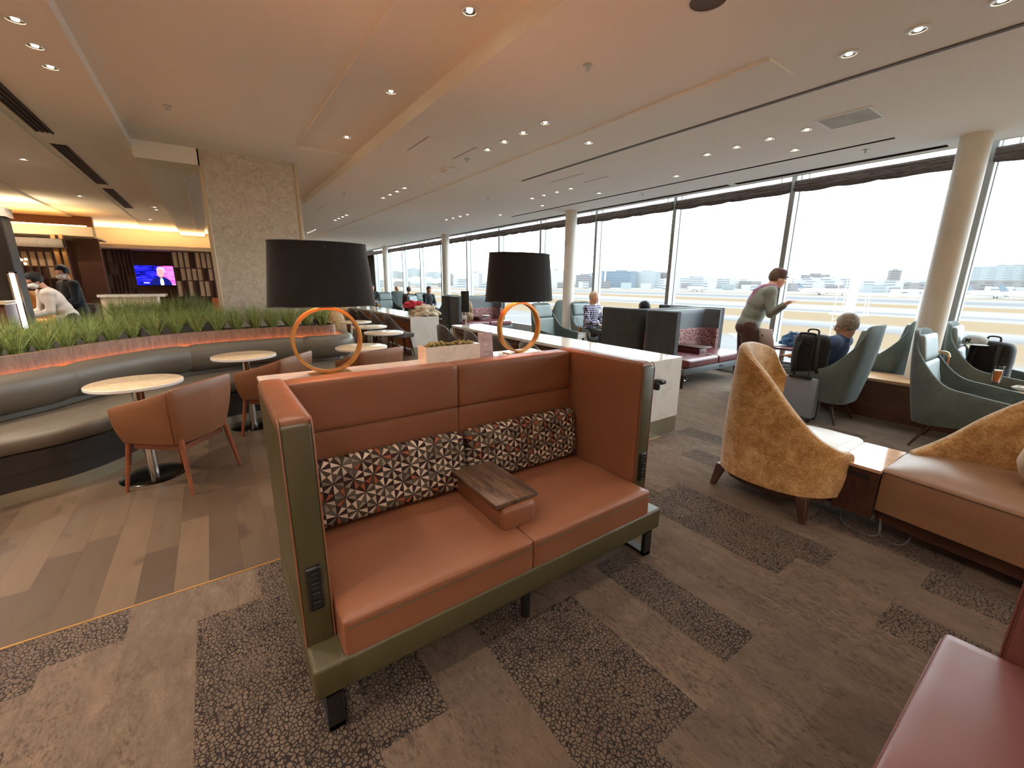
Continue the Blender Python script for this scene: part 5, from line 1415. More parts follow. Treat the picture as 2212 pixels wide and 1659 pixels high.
def person(name, label, J, look, clothes, hair='short', skin='skin', tall=1.0, detail=0.011, extra=None, mask=False, glasses=False, fingers=True, haircol='hair_grey', group=None):
    """J: joints in world coordinates. look: direction of the face"""
    base = V(J['pelvis'].x, J['pelvis'].y, min(J['ankL'].z, J['ankR'].z)-0.06)
    t = thing(name, label, 'person', base)
    if group: t['group'] = group
    hd = J['head']; fw = look.normalized(); side = fw.cross(V(0, 0, 1)).normalized(); upv = side.cross(fw).normalized()
    HM = Matrix((side, fw, upv)).transposed().to_4x4()      # local x right, y forward, z up
    def H(x, y, z): return hd+side*x+fw*y+upv*z
    k = tall
    bm = nb()
    # head
    ell(bm, H(0, -0.012, 0.018), (0.073*k, 0.092*k, 0.098*k), HM, 22, 16)
    ell(bm, H(0, 0.022, -0.052), (0.052*k, 0.058*k, 0.058*k), HM, 16, 12)
    ell(bm, H(0, 0.060, -0.092), (0.020, 0.018, 0.016), HM, 10, 8)             # chin
    cap_(bm, H(0, 0.082, 0.006), H(0, 0.100, -0.028), 0.010, 0.0145, 10)        # nose
    for s in (-1, 1):
        ell(bm, H(s*0.030, 0.076, 0.018), (0.020, 0.012, 0.008), HM, 10, 8)     # brow
        ell(bm, H(s*0.075, -0.008, -0.016), (0.009, 0.018, 0.030), HM, 10, 8)   # ear
        ell(bm, H(s*0.036, 0.062, -0.030), (0.020, 0.020, 0.020), HM, 10, 8)    # cheek
    ell(bm, H(0, 0.082, -0.062), (0.024, 0.011, 0.010), HM, 10, 8)              # mouth
    nk = J['neck']
    cap_(bm, H(0, -0.025, -0.06), nk, 0.054*k, 0.060*k)
    sl, sr = J['shL'], J['shR']; pel = J['pelvis']; ch = J['chest']
    lat = (sr-sl).normalized(); spine = (nk-pel).normalized(); dep = lat.cross(spine).normalized()
    TM = Matrix((lat, dep, spine)).transposed().to_4x4()
    def torso(b, g):
        ell(b, pel+spine*0.02, (0.165*k+g, 0.125*k+g, 0.13*k+g), TM, 22, 14)
        mid = pel.lerp(ch, 0.5); ell(b, mid, (0.155*k+g, 0.120*k+g, 0.17*k+g), TM, 22, 14)
        ell(b, ch, (0.172*k+g, 0.120*k+g, 0.19*k+g), TM, 22, 14)
        cap_(b, sl, sr, 0.066*k+g, 0.066*k+g); cap_(b, nk-spine*0.02, ch, 0.07*k+g*0.5, 0.11*k+g)
    torso(bm, 0)
    arms = {'L': (sl, J['elL'], J['wrL']), 'R': (sr, J['elR'], J['wrR'])}
    def arm(b, g, upto=1.0, start=0):
        for s in ('L', 'R'):
            a, e, w_ = arms[s]
            cap_(b, a, e, 0.056*k+g, 0.043*k+g)
            if upto > 0.3: cap_(b, e, e.lerp(w_, upto), 0.042*k+g, (0.042-0.014*upto)*k+g)
    arm(bm, 0)
    for s, sg in (('L', 1), ('R', -1)):
        a, e, w_ = arms[s]; f = J.get('hand'+s, (w_-e).normalized())
        if fingers: hand(bm, w_, f, sg)
        else: ell(bm, w_+f*0.05, (0.045, 0.045, 0.05), None, 10, 8)
    legs = {'L': (J['hipL'], J['knL'], J['ankL'], J['toeL']), 'R': (J['hipR'], J['knR'], J['ankR'], J['toeR'])}
    def leg(b, g, foot=True, cut=1.0):
        for s in ('L', 'R'):
            h, kn, an, to = legs[s]
            cap_(b, h, kn, 0.088*k+g, 0.060*k+g); cap_(b, kn, kn.lerp(an, cut), 0.058*k+g, 0.042*k+g+(0.012 if g else 0))
            if foot: cap_(b, an-V(0, 0, 0.03), to, 0.04, 0.034)
    leg(bm, 0)
    body = obj('body', bm, mat[skin], t, w=True); remesh(body, detail, 5)
    bm = nb(); torso(bm, 0.014); arm(bm, 0.013, clothes.get('sleeve', 0.95))
    sh = obj('shirt', bm, mat[clothes['top']], t, w=True); remesh(sh, 0.013, 5)
    bm = nb(); ell(bm, pel-spine*0.03, (0.172*k, 0.135*k, 0.12*k), TM, 20, 12); leg(bm, 0.016, False, 0.93)
    tr = obj('trousers', bm, mat[clothes['bottom']], t, w=True); remesh(tr, 0.014, 5)
    for s in ('L', 'R'):
        an, to = legs[s][2], legs[s][3]
        bm = nb(); cap_(bm, an-V(0, 0, 0.025), to, 0.048, 0.042, 12); fl = min(an.z, to.z)-0.06
        for v in bm.verts: v.co.z = max(v.co.z, fl+0.002)
        obj('shoe', bm, mat['black'], t, w=True)
    # hair
    bm = nb(); rnd = random.Random(len(label))
    if hair != 'none':
        ell(bm, H(0, -0.020, 0.030), (0.082*k, 0.096*k, 0.100*k), HM, 40, 28)
        dl = []
        for v in bm.verts:
            q = v.co-hd; lx, ly, lz = q.dot(side), q.dot(fw), q.dot(upv)
            lim = {'short': 0.030-ly*(-0.9) if ly > 0 else -0.045, 'thin': 0.050+ly*0.9 if ly > -0.03 else -0.045, 'full': 0.022+ly*0.5 if ly > 0.02 else -0.075}[hair]
            if ly > 0.0 and abs(lx) > 0.06 and hair == 'full': lim = -0.02
            if lz < lim: dl.append(v)
            n_ = noise.noise(Vector((lx*70, ly*20, lz*70)))+0.6*noise.noise(Vector((lx*22, ly*16, lz*22))); v.co += (v.co-hd).normalized()*(0.009*n_+(0.004 if hair == 'full' else 0))
        bmesh.ops.delete(bm, geom=dl, context='VERTS')
        ho = obj('hair', bm, mat[haircol], t, w=True); so = ho.modifiers.new('Solid', 'SOLIDIFY'); so.thickness = 0.010; so.offset = -1
    bm = nb()
    for s in (-1, 1): ell(bm, H(s*0.030, 0.083, 0.003), (0.010, 0.005, 0.0055), HM, 10, 8)
    obj('eyes', bm, mat['black'], t, w=True)
    if mask:
        bm = nb(); ell(bm, H(0, 0.045, -0.052), (0.066, 0.066, 0.056), HM, 20, 14); obj('face_mask', bm, mat['mask'], t, w=True)
        bm = nb()
        for s in (-1, 1): tube(bm, [H(s*0.060, 0.06, -0.035), H(s*0.080, 0.0, -0.012)], 0.0022, 5); tube(bm, [H(s*0.058, 0.05, -0.075), H(s*0.080, 0.0, -0.030)], 0.0022, 5)
        obj('mask_loop', bm, mat['mask'], t, w=True)
    if glasses:
        bm = nb()
        for s in (-1, 1):
            tube(bm, [H(s*0.031+0.022*math.cos(a), 0.097, 0.002+0.016*math.sin(a)) for a in [2*PI*i/16 for i in range(16)]], 0.0018, 5, closed=True)
            tube(bm, [H(s*0.053, 0.095, 0.006), H(s*0.078, 0.0, -0.004)], 0.0018, 5)
        tube(bm, [H(-0.009, 0.099, 0.004), H(0.009, 0.099, 0.004)], 0.0018, 5)
        obj('glasses', bm, mat['black'], t, w=True)
    if extra: extra(t, H, TM, J)
    return t

def seated(px, py, face, zs=0.45, lean=0.0, hz=None, knees=0.45, arms_fwd=0.30, turn=0.0, drop=0.0, k=1.0, recl=0.0):
    """joints for a person sitting; face = facing angle, radians from +X counter-clockwise"""
    f = V(math.cos(face), math.sin(face), 0); r = V(f.y, -f.x, 0)
    pel = V(px, py, zs+0.09); nk = pel+V(0, 0, 0.50*k)+f*(lean*0.5)
    ch = pel.lerp(nk, 0.66)
    J = dict(pelvis=pel, chest=ch, neck=nk, head=nk+V(0, 0, 0.155*k-drop)+f*(0.03+lean*0.12))
    for s, q in (('L', -1), ('R', 1)):
        sh = nk-V(0, 0, 0.055)+r*(0.165*q*k); J['sh'+s] = sh
        J['el'+s] = sh+V(0, 0, -0.25*k)+f*0.08+r*(0.05*q)
        J['wr'+s] = pel+f*arms_fwd+V(0, 0, 0.13)+r*(0.07*q)
        J['hip'+s] = pel+r*(0.09*q)-V(0, 0, 0.02)
        kn = pel+f*knees+r*(0.13*q); kn.z = zs+0.07; J['kn'+s] = kn
        J['ank'+s] = V(kn.x+f.x*0.03, kn.y+f.y*0.03, 0.07); J['toe'+s] = J['ank'+s]+f*0.17+V(0, 0, -0.035)
    return J

# man in plaid shirt
J = seated(6.42, 6.30, R(-88), zs=0.44, lean=0.10, k=1.0)
def tagm(t, H, TM, J):
    bm = nb(); p = J['chest']+V(0.09, -0.145, 0.06); ell(bm, p, (0.03, 0.006, 0.04)); obj('badge', bm, mat['white'], t, w=True)
person('person', 'man in navy and white plaid shirt sitting in a wing armchair, hands in his lap', J, V(0.75, -0.9, -0.35), dict(top='plaid', bottom='darkcloth'), 'thin', 'skin_tan', haircol='hair_thin', extra=tagm)

# man in blue shirt reclining in the near armchair, reading glasses
J = seated(5.60, 1.96, R(92), zs=0.40, lean=-0.36, knees=0.48)
J['neck'] = V(5.60, 1.66, 0.93); J['chest'] = V(5.60, 1.76, 0.76); J['head'] = V(5.60, 1.66, 1.06)
J['shL'] = V(5.42, 1.70, 0.88); J['shR'] = V(5.78, 1.70, 0.88)
J['elL'] = V(5.37, 1.88, 0.70); J['elR'] = V(5.83, 1.88, 0.70); J['wrL'] = V(5.47, 2.10, 0.68); J['wrR'] = V(5.74, 2.10, 0.68)
person('person', 'grey-haired man with glasses and blue polo shirt reclining in the near wing armchair', J, V(-0.10, 1, -0.22), dict(top='blue_shirt', bottom='darkcloth', sleeve=0.0), 'full', 'skin_tan', haircol='hair_grey', glasses=True, tall=1.05)

# standing man bending forward by the window
f = V(0.62, -0.72, 0).normalized(); r = V(f.y, -f.x, 0)
pel = V(5.87, 2.82, 0.95); nk = pel+f*0.18+V(0, 0, 0.49)
J = dict(pelvis=pel, chest=pel.lerp(nk, 0.64)-f*0.02, neck=nk, head=nk+f*0.10+V(0, 0, 0.125))
for s, q in (('L', -1), ('R', 1)):
    sh = nk-V(0, 0, 0.045)+r*(0.18*q)-f*0.02; J['sh'+s] = sh
    J['el'+s] = sh+V(0, 0, -0.27)+r*(0.06*q)+f*(0.02 if q > 0 else -0.02)
    J['wr'+s] = J['el'+s]+(f*0.04+V(0, 0, -0.23) if q < 0 else f*0.06+V(-0.10, -0.12, 0.12))
    J['hip'+s] = pel+r*(0.09*q); J['kn'+s] = pel+r*(0.10*q)+V(0, 0, -0.44)+f*0.02; J['ank'+s] = pel+r*(0.11*q)+V(0, 0, -0.88); J['toe'+s] = J['ank'+s]+f*0.17+V(0, 0, -0.035)
def stand_extra(t, H, TM, J):
    bm = nb(); lathe(bm, [(0.083, -0.01), (0.088, 0.03), (0.086, 0.075), (0.072, 0.10), (0.05, 0.106), (0, 0.10)], n=28)
    fw = V(0.62, -0.72, -0.15).normalized(); sd = fw.cross(V(0, 0, 1)).normalized(); up = sd.cross(fw)
    M = Matrix.Translation(J['head']+up*0.012) @ Matrix((sd, fw, up)).transposed().to_4x4()
    ell(bm, (0, 0.085, 0.02), (0.055, 0.04, 0.008), n=16, m=8)
    bmesh.ops.transform(bm, matrix=M, verts=bm.verts); h = obj('cap', bm, mat['maroon_cloth'], t, w=True)
    bm = nb(); n = J['neck']
    pts = [n+V(0.085*math.cos(a), 0.085*math.sin(a), 0.02+0.012*math.sin(2*a)) for a in [2*PI*i/14 for i in range(14)]]
    tube(bm, pts, 0.026, 8, closed=True); tube(bm, [n+V(-0.06, 0.06, 0.02), n+V(-0.13, 0.10, -0.02), n+V(-0.17, 0.11, -0.12), n+V(-0.19, 0.13, -0.20)], [0.03, 0.034, 0.03, 0.018], 8, flat=0.5)
    obj('scarf', bm, mat['pink_scarf'], t, w=True)
mat['pink_scarf'] = fabric('pink and blue patterned scarf', (166, 78, 100), (110, 116, 150), 0.85, 200, 0.3, 0.2, 30)
person('person', 'standing man in grey green sweater, maroon cap and trousers, leaning toward the window', J, V(0.62, -0.72, -0.15), dict(top='grey_knit', bottom='maroon_cloth', sleeve=0.97), 'short', 'skin', haircol='hair_brown', extra=stand_extra, tall=1.04)

# dark-haired head over the booth back
J = seated(6.02, 4.62, R(100), zs=0.40, k=0.88)
person('person', 'person with black hair sitting in the charcoal booth, only the head showing', J, V(-0.30, 1, -0.25), dict(top='beige', bottom='darkcloth'), 'full', 'skin', haircol='hair_black', fingers=False)
# far people
J = seated(6.25, 17.0, R(95), zs=0.42)
person('person', 'far seated person with sandy hair in a turquoise top', J, V(0.3, -1, -0.1), dict(top='teal_shirt', bottom='darkcloth'), 'thin', 'skin_tan', haircol='hair_thin', fingers=False, detail=0.014)
J = seated(6.1, 15.4, R(70), zs=0.42)
person('person', 'far seated person with brown hair seen from behind, in a dark rust top', J, V(0.3, 1, 0), dict(top='maroon_cloth', bottom='darkcloth'), 'full', 'skin', haircol='hair_brown', fingers=False, detail=0.014)
J = seated(6.2, 13.95, R(-80), zs=0.42, lean=0.12, drop=0.01); 
for k_ in ('neck', 'head', 'chest', 'shL', 'shR', 'pelvis'): J[k_] = J[k_]+V(0, 0, 0.04)
person('person', 'far seated man in dark clothes, head bowed, before a window', J, V(0.4, -1, -0.6), dict(top='black_shirt', bottom='darkcloth'), 'short', 'skin_tan', haircol='hair_brown', fingers=False, detail=0.014)
J = seated(5.6, 18.2, R(-100), zs=0.45)
person('person', 'far seated person in dark clothes beside the left lamp shade', J, V(0.2, -1, -0.1), dict(top='black_shirt', bottom='darkcloth'), 'full', 'skin', haircol='hair_black', fingers=False, detail=0.014)

# bar staff
def standing(x, y, face, h=1.70, bend=0.0):
    f = V(math.cos(face), math.sin(face), 0); r = V(f.y, -f.x, 0); k = h/1.75
    pel = V(x, y, 0.94*k); nk = pel+V(0, 0, 0.50*k*math.cos(bend))+f*(0.50*k*math.sin(bend))
    J = dict(pelvis=pel, chest=pel.lerp(nk, 0.64), neck=nk, head=nk+V(0, 0, 0.15*k*math.cos(bend))+f*(0.03+0.15*math.sin(bend)))
    for s, q in (('L', -1), ('R', 1)):
        sh = nk-V(0, 0, 0.055)+r*(0.17*q*k); J['sh'+s] = sh
        J['el'+s] = sh+V(0, 0, -0.27)+r*(0.05*q)+f*0.04; J['wr'+s] = J['el'+s]+f*0.20+V(0, 0, -0.06)
        J['hip'+s] = pel+r*(0.09*q); J['kn'+s] = pel+r*(0.1*q)+V(0, 0, -0.44*k); J['ank'+s] = pel+r*(0.1*q)+V(0, 0, -0.87*k); J['toe'+s] = J['ank'+s]+f*0.17+V(0, 0, -0.035)
    return J
J = standing(-1.93, 9.75, R(205), 1.66, 0.42)
def collar(t, H, TM, J):
    bm = nb(); n = J['neck']; tube(bm, [n+V(0.07*math.cos(a), 0.07*math.sin(a), 0.015) for a in [2*PI*i/14 for i in range(14)]], 0.012, 6, closed=True); obj('apron_strap', bm, mat['black'], t, w=True)
person('person', 'bar worker in white shirt and face mask bending forward', J, V(-0.85, -0.45, -0.45), dict(top='white_shirt', bottom='darkcloth'), 'full', 'skin', haircol='hair_black', mask=True, fingers=True, extra=collar, detail=0.013)
J = standing(-2.0, 10.85, R(215), 1.76, 0.12)
person('person', 'bar worker in black shirt and face mask standing behind the white-shirted one', J, V(-0.55, -0.75, -0.25), dict(top='black_shirt', bottom='darkcloth'), 'full', 'skin', haircol='hair_black', mask=True, fingers=True, detail=0.013)
mat['slat2'] = plain('brown glass panel', (110, 78, 62), 0.35)
mat['cap_grey'] = fabric('grey cap cotton', (182, 184, 182), (164, 166, 166), 0.85, 400)
mat['silver'] = plain('silver aluminium', (236, 238, 242), 0.5, 0.0)
mat['brass_pale'] = plain('pale brass', (176, 168, 140), 0.25, 0.9)
mat['copper'] = plain('copper', (216, 138, 92), 0.25, 0.9)
mat['bulb_soft'] = emit('soft warm bulb', (255, 210, 150), 6)
mat['stool_tan'] = leather('stool tan', (206, 158, 98), 0.5)
mat['gold_post'] = plain('gold brown post', (176, 126, 70), 0.4, 0.3)
mat['darkcab'] = plain('dark grey brown cabinet', (36, 30, 26), 0.5)
# ------------------------------------------------------------------ luggage and small things by the windows
def suitcase():
    t = thing('suitcase', 'blue grey hard-shell cabin suitcase with raised handle, standing before the near wing armchair', 'suitcase', (5.33, 1.86, 0))
    bm = nb(); box(bm, 5.22, 5.46, 1.70, 2.03, 0.045, 0.50, 0.025, 4); obj('shell', bm, mat['suitcase'], t, w=True)
    bm = nb(); box(bm, 5.33, 5.348, 1.693, 2.037, 0.05, 0.505, 0.006, 2); obj('zip_frame', bm, mat['black'], t, w=True)
    for y in (1.80, 1.94):
        bm = nb(); cyl(bm, (5.235, y, 0.48), (5.235, y, 0.965), 0.008, n=10); obj('handle_tube', bm, mat['steel'], t, w=True)
    bm = nb(); tube(bm, catmull([(5.235, 1.795, 0.95), (5.235, 1.80, 0.975), (5.235, 1.87, 0.98), (5.235, 1.94, 0.975), (5.235, 1.945, 0.95)], 4), 0.012, 8); obj('handle', bm, mat['plastic'], t, w=True)
    bm = nb(); box(bm, 5.20, 5.235, 1.76, 1.98, 0.485, 0.515, 0.006, 2); obj('handle_base', bm, mat['plastic'], t, w=True)
    bm = nb(); tube(bm, catmull([(5.30, 1.696, 0.44), (5.32, 1.675, 0.46), (5.36, 1.672, 0.42), (5.34, 1.676, 0.36), (5.31, 1.69, 0.37)], 5), 0.007, 6); obj('side_handle', bm, mat['black'], t, w=True)
    for x in (5.26, 5.42):
        for y in (1.74, 1.99):
            bm = nb(); cyl(bm, (x, y-0.012, 0.024), (x, y+0.012, 0.024), 0.024, n=16); box(bm, x-0.012, x+0.012, y-0.016, y+0.016, 0.03, 0.05); obj('wheel', bm, mat['black'], t, w=True)
suitcase()
def backpack(loc, rz, sc, label, name='backpack', squash=1.0):
    t = thing(name, label, 'backpack', loc, rz, 'black backpacks')
    bm = nb(); cushion(bm, -0.17, 0.17, -0.10, 0.10, 0, 0.46, 0.09, 0.0, 14)
    for v in bm.verts:
        v.co += Vector((1, 1, 0.6))*0.0+v.co.normalized()*0.010*noise.noise(v.co*9)
        if v.co.z > 0.3: v.co.y *= 0.9
        v.co *= sc; v.co.z *= squash
    obj('main_bag', bm, mat['blackfab'], t)
    bm = nb(); cushion(bm, -0.13*sc, 0.13*sc, -0.165*sc, -0.08*sc, 0.03*sc, 0.30*sc*squash, 0.05*sc, 0.0, 10); obj('front_pocket', bm, mat['blackfab'], t)
    bm = nb(); tube(bm, catmull([(-0.05*sc, 0.02, 0.45*sc*squash), (-0.04*sc, 0.02, 0.50*sc*squash), (0.04*sc, 0.02, 0.50*sc*squash), (0.05*sc, 0.02, 0.45*sc*squash)], 4), 0.010, 6); obj('grab_loop', bm, mat['black'], t)
    bm = nb(); tube(bm, [(x*sc, (-0.085-0.018*(1-abs(x)/0.16))*sc, (0.32+0.09*math.cos(x*9))*sc*squash) for x in [-0.15+0.02*i for i in range(16)]], 0.004, 5); obj('zip', bm, mat['steel'], t)
    for s in (-1, 1):
        bm = nb(); tube(bm, catmull([(s*0.08*sc, 0.09*sc, 0.42*sc*squash), (s*0.09*sc, 0.14*sc, 0.3*sc*squash), (s*0.10*sc, 0.13*sc, 0.12*sc), (s*0.12*sc, 0.09*sc, 0.04*sc)], 5), 0.016*sc, 6, flat=0.4); obj('strap', bm, mat['black'], t)
backpack((5.36, 1.86, 0.503), R(95), 1.02, 'black backpack perched upright on the blue grey suitcase')
backpack((6.93, 0.70, 0.43), R(78), 1.05, 'large black backpack lying on the window armchair under the grey cap')
def cap_hat():
    t = thing('baseball_cap', 'pale grey baseball cap with a dark M, resting on the backpack by the window', 'cap', (6.88, 0.84, 0.86), R(-70))
    bm = nb(); lathe(bm, [(0.10, 0.0), (0.103, 0.03), (0.092, 0.07), (0.06, 0.10), (0.015, 0.112), (0, 0.112)], n=32)
    obj('crown', bm, mat['cap_grey'], t)
    bm = nb(); ell(bm, (0, -0.115, 0.008), (0.085, 0.075, 0.008), n=24, m=10); obj('peak', bm, mat['cap_grey'], t)
    o = bpy.data.objects.new('emblem', M_MESH); C.objects.link(o); o.parent = t; o.location = (-0.075, -0.073, 0.028); o.rotation_euler = (R(78), 0, R(-45))
cap_hat()
def glass_of(name, label, x, y, z, m, h=0.16, r=0.034, stem=False):
    t = thing(name, label, 'drink', (x, y, z))
    bm = nb()
    prof = [(0, 0.0), (r*0.6, 0.0), (r*0.72, 0.01), (r, h*0.55), (r*0.92, h), (r*0.86, h), (r*0.93, h*0.55), (r*0.62, 0.014), (0, 0.014)]
    if stem: prof = [(0, 0), (r*0.9, 0), (r*0.9, 0.004), (0.005, 0.01), (0.005, h*0.35), (r*0.8, h*0.5), (r, h*0.75), (r*0.85, h), (r*0.82, h), (r*0.95, h*0.75), (r*0.75, h*0.52), (0, h*0.40)]
    lathe(bm, prof, n=28); obj('glass', bm, mat['drink_glass'], t)
    bm = nb(); z0 = h*0.44 if stem else 0.016
    lathe(bm, [(0, z0), (r*0.55, z0+0.003), (r*0.86, h*0.6), (r*0.84, h*0.72), (0, h*0.72)], n=24); obj('drink', bm, mat[m], t)
    bm = nb(); lathe(bm, [(0, h*0.72), (r*0.84, h*0.72), (r*0.83, h*0.77), (0, h*0.775)], n=24); obj('foam', bm, mat['white'], t)
glass_of('beer_glass', 'tall beer glass on the arm of the empty wing armchair at the right edge', 5.865, 0.52, 0.612, 'beer', 0.165, 0.040)
glass_of('beer_glass', 'small beer glass on the white cube table beside the man in plaid', 6.14, 6.30, 0.505, 'beer', 0.13, 0.034)
glass_of('juice_glass', 'stemmed glass of orange juice on the farther long table', 3.55, 11.1, 0.775, 'juice', 0.19, 0.042, True)
bm = nb(); ell(bm, (5.865, 0.36, 0.600), (0.03, 0.06, 0.022), n=14, m=8)
for v in bm.verts: v.co += Vector((0, 0, 0.012))*noise.noise(v.co*50)
single('napkin', bm, mat['white'], 'crumpled white napkin on the armchair arm beside the tall beer glass', 'napkin')
def laptop():
    t = thing('laptop', 'open silver laptop on the table near the standing man', 'laptop', (5.98, 2.55, 0.715), R(70))
    bm = nb(); box(bm, -0.16, 0.16, -0.11, 0.11, 0, 0.014, 0.005, 2); obj('keyboard_deck', bm, mat['silver'], t)
    bm = nb(); M = Matrix.Translation((0, 0.11, 0.012)) @ Matrix.Rotation(R(-18), 4, 'X'); box(bm, -0.16, 0.16, -0.004, 0.004, 0, 0.22, 0.003, 2, M); obj('lid', bm, mat['silver'], t)
    bm = nb(); ell(bm, (0, 0.0, 0), (0.012, 0.001, 0.014), n=12, m=8); bmesh.ops.transform(bm, matrix=M @ Matrix.Translation((0, 0.005, 0.12)), verts=bm.verts); obj('emblem', bm, mat['black'], t)
def heap(name, label, cat, c, r, m, seed, amp=0.25, fr=7, parent_extra=None):
    bm = nb(); ell(bm, (0, 0, 0), (1, 1, 1), n=48, m=32)
    for v in bm.verts:
        n1 = noise.noise(v.co*fr*0.35+Vector((seed, 0, 0))); n2 = noise.noise(v.co*fr+Vector((0, seed, 0)))
        ridge = abs(noise.noise(Vector((v.co.x*3.2, v.co.y*3.2, v.co.z*1.2+seed))))
        v.co *= 1+amp*n1+amp*0.35*n2-amp*0.9*ridge
        v.co = Vector((v.co.x*r[0], v.co.y*r[1], max(v.co.z, -0.35)*r[2]))
    zm = min(v.co.z for v in bm.verts)
    for v in bm.verts: v.co += Vector((c[0], c[1], c[2]-zm))
    return single(name, bm, m, label, cat)
laptop()
heap('folded_jacket', 'bundled blue jacket with pink lining beside the laptop', 'jacket', (6.16, 2.36, 0.715), (0.15, 0.14, 0.13), mat['blue_cloth'], 4)
heap('tote_bag', 'purple and pink bag under the bundled blue jacket, behind the suitcase', 'bag', (5.62, 2.46, 0.0), (0.20, 0.17, 0.36), mat['pink_cloth'], 9)
heap('beige_coat', 'beige coat heaped on the farther long table, under the red scarf', 'coat', (3.75, 8.62, 0.775), (0.30, 0.34, 0.17), mat['beige'], 2, 0.34, 6)
heap('red_scarf', 'bright red scarf lying on the beige coat', 'scarf', (3.62, 8.86, 0.925), (0.24, 0.24, 0.11), mat['red'], 6, 0.4, 8)
heap('brown_coat', 'brown coat slumped on the seat of the far charcoal booth', 'coat', (5.72, 10.30, 0.435), (0.17, 0.20, 0.46), mat['browncoat'], 12, 0.3, 6)
bm = nb(); lathe(bm, [(0, 0), (0.07, 0), (0.11, 0.03), (0.105, 0.032), (0.0, 0.012)], (6.25, 10.15, 0.545), n=24); single('bowl', bm, mat['white'], 'white bowl on the far booth console', 'bowl')

def mini_lamp(x, y, z, label):
    t = thing('table_lamp', label, 'lamp', (x, y, z), 0, 'small brass lamps by the window armchairs')
    bm = nb(); lathe(bm, [(0, 0.01), (0.07, 0.008), (0.075, 0), (0, 0)], n=28); obj('base', bm, mat['copper'], t)
    bm = nb(); cyl(bm, (0, 0, 0.005), (0, 0, 0.34), 0.008, n=12); obj('pole', bm, mat['copper'], t)
    bm = nb(); tube(bm, catmull([(0, 0, 0.30), (0.0, 0.02, 0.34), (0, 0.08, 0.345), (0, 0.13, 0.31), (0, 0.135, 0.22)], 6), 0.024, 12, flat=0.7); obj('lamp_head', bm, mat['brass_pale'], t)
mini_lamp(6.28, 0.92, 0.46, 'small copper lamp with bent pale head on the low window ledge')
bm = nb(); lathe(bm, [(0, 0), (0.2, 0), (0.2, 0.02), (0.02, 0.03), (0.02, 0.53), (0.22, 0.53), (0.22, 0.55), (0, 0.55)], (6.03, 7.10, 0), n=32)
single('side_table', bm, mat['white_metal'], 'small round white pedestal side table beside the second round column', 'side table')
mini_lamp(6.03, 7.10, 0.55, 'small copper lamp beside the second round column')

# ------------------------------------------------------------------ the bar end, far left
def lattice(name, label, x0, x1, y, z0, z1, seed, light, nv, group=None):
    t = thing(name, label, 'screen', ((x0+x1)/2, y, z0), 0, group)
    rnd = random.Random(seed); w = (x1-x0)/nv
    rows = [z0, z0+(z1-z0)*0.22, z0+(z1-z0)*0.50, z0+(z1-z0)*0.72, z1]
    bm = nb(); box(bm, x0, x1, y+0.06, y+0.075, z0, z1); obj('back_panel', bm, mat['dark_wall'], t, False, w=True)
    for i in range(nv+1):
        x = x0+i*w; bm = nb(); box(bm, x-0.016, x+0.016, y, y+0.055, z0, z1); obj('slat', bm, mat['slat'], t, False, w=True)
    bm = nb()
    for z in rows: box(bm, x0, x1, y+0.005, y+0.05, z-0.014, z+0.014)
    obj('rails', bm, mat['slat'], t, False, w=True)
    for j in range(1, len(rows)-1):
        for i in range(nv):
            if rnd.random() < light:
                bm = nb(); box(bm, x0+i*w+0.018, x0+(i+1)*w-0.012, y+0.02, y+0.045, rows[j]+0.014, rows[j+1]-0.014); obj('panel', bm, mat['panel_light'] if light > 0.4 else mat['slat2'], t, False, w=True)
lattice('lattice_screen', 'dark slatted screen left of the television', -2.30, -1.72, 16.5, 0.9, 2.30, 3, 0.35, 7, 'slatted bar screens')
lattice('lattice_screen', 'slatted screen with pale panels right of the television', -0.80, 0.30, 16.5, 0.6, 2.30, 8, 0.55, 8, 'slatted bar screens')
lattice('lattice_screen', 'slatted screen with pale panels behind the two bar workers', -3.42, -2.55, 14.0, 0.9, 2.08, 5, 0.6, 7, 'slatted bar screens')
t = thing('wall_tv', 'wall television showing a grey-haired presenter on blue and pink', 'television', (-1.30, 16.96, 1.30))
bm = nb(); box(bm, -1.80, -0.80, 16.94, 16.99, 1.30, 1.90, 0.006, 1); obj('casing', bm, mat['plastic'], t, w=True)
bm = nb(); box(bm, -1.785, -0.815, 16.936, 16.94, 1.315, 1.885); obj('screen', bm, mat['tv'], t, False, w=True)
t = thing('bar_counter', 'white bar counter with a thick top below the television', 'counter', (-1.5, 13.2, 0))
bm = nb(); box(bm, -2.02, -1.04, 13.05, 13.7, 0, 1.09); obj('body', bm, mat['cream'], t, False, w=True)
bm = nb(); box(bm, -2.06, -0.88, 13.0, 13.75, 1.09, 1.15, 0.004, 1); obj('top', bm, mat['quartz'], t, False, w=True)
bm = nb(); box(bm, -2.47, -2.43, 16.30, 16.33, 1.55, 1.83); single('paper_sign', bm, mat['sign_print'], 'pale notice on the post left of the dark slatted screen', 'notice', smooth=False)
for i, (x0, x1, y) in enumerate([(-2.62, -2.55, 13.3), (-2.50, -2.44, 13.3)]): bead(x0, x1, y, y+0.1, 0, 2.40, 'gold_post')
bead(-2.43, -2.0, 14.1, 14.2, 0, 2.40, 'dark_wall')
bead(-4.0, -2.4, 13.0, 13.3, 2.12, 2.30, 'darkwood')
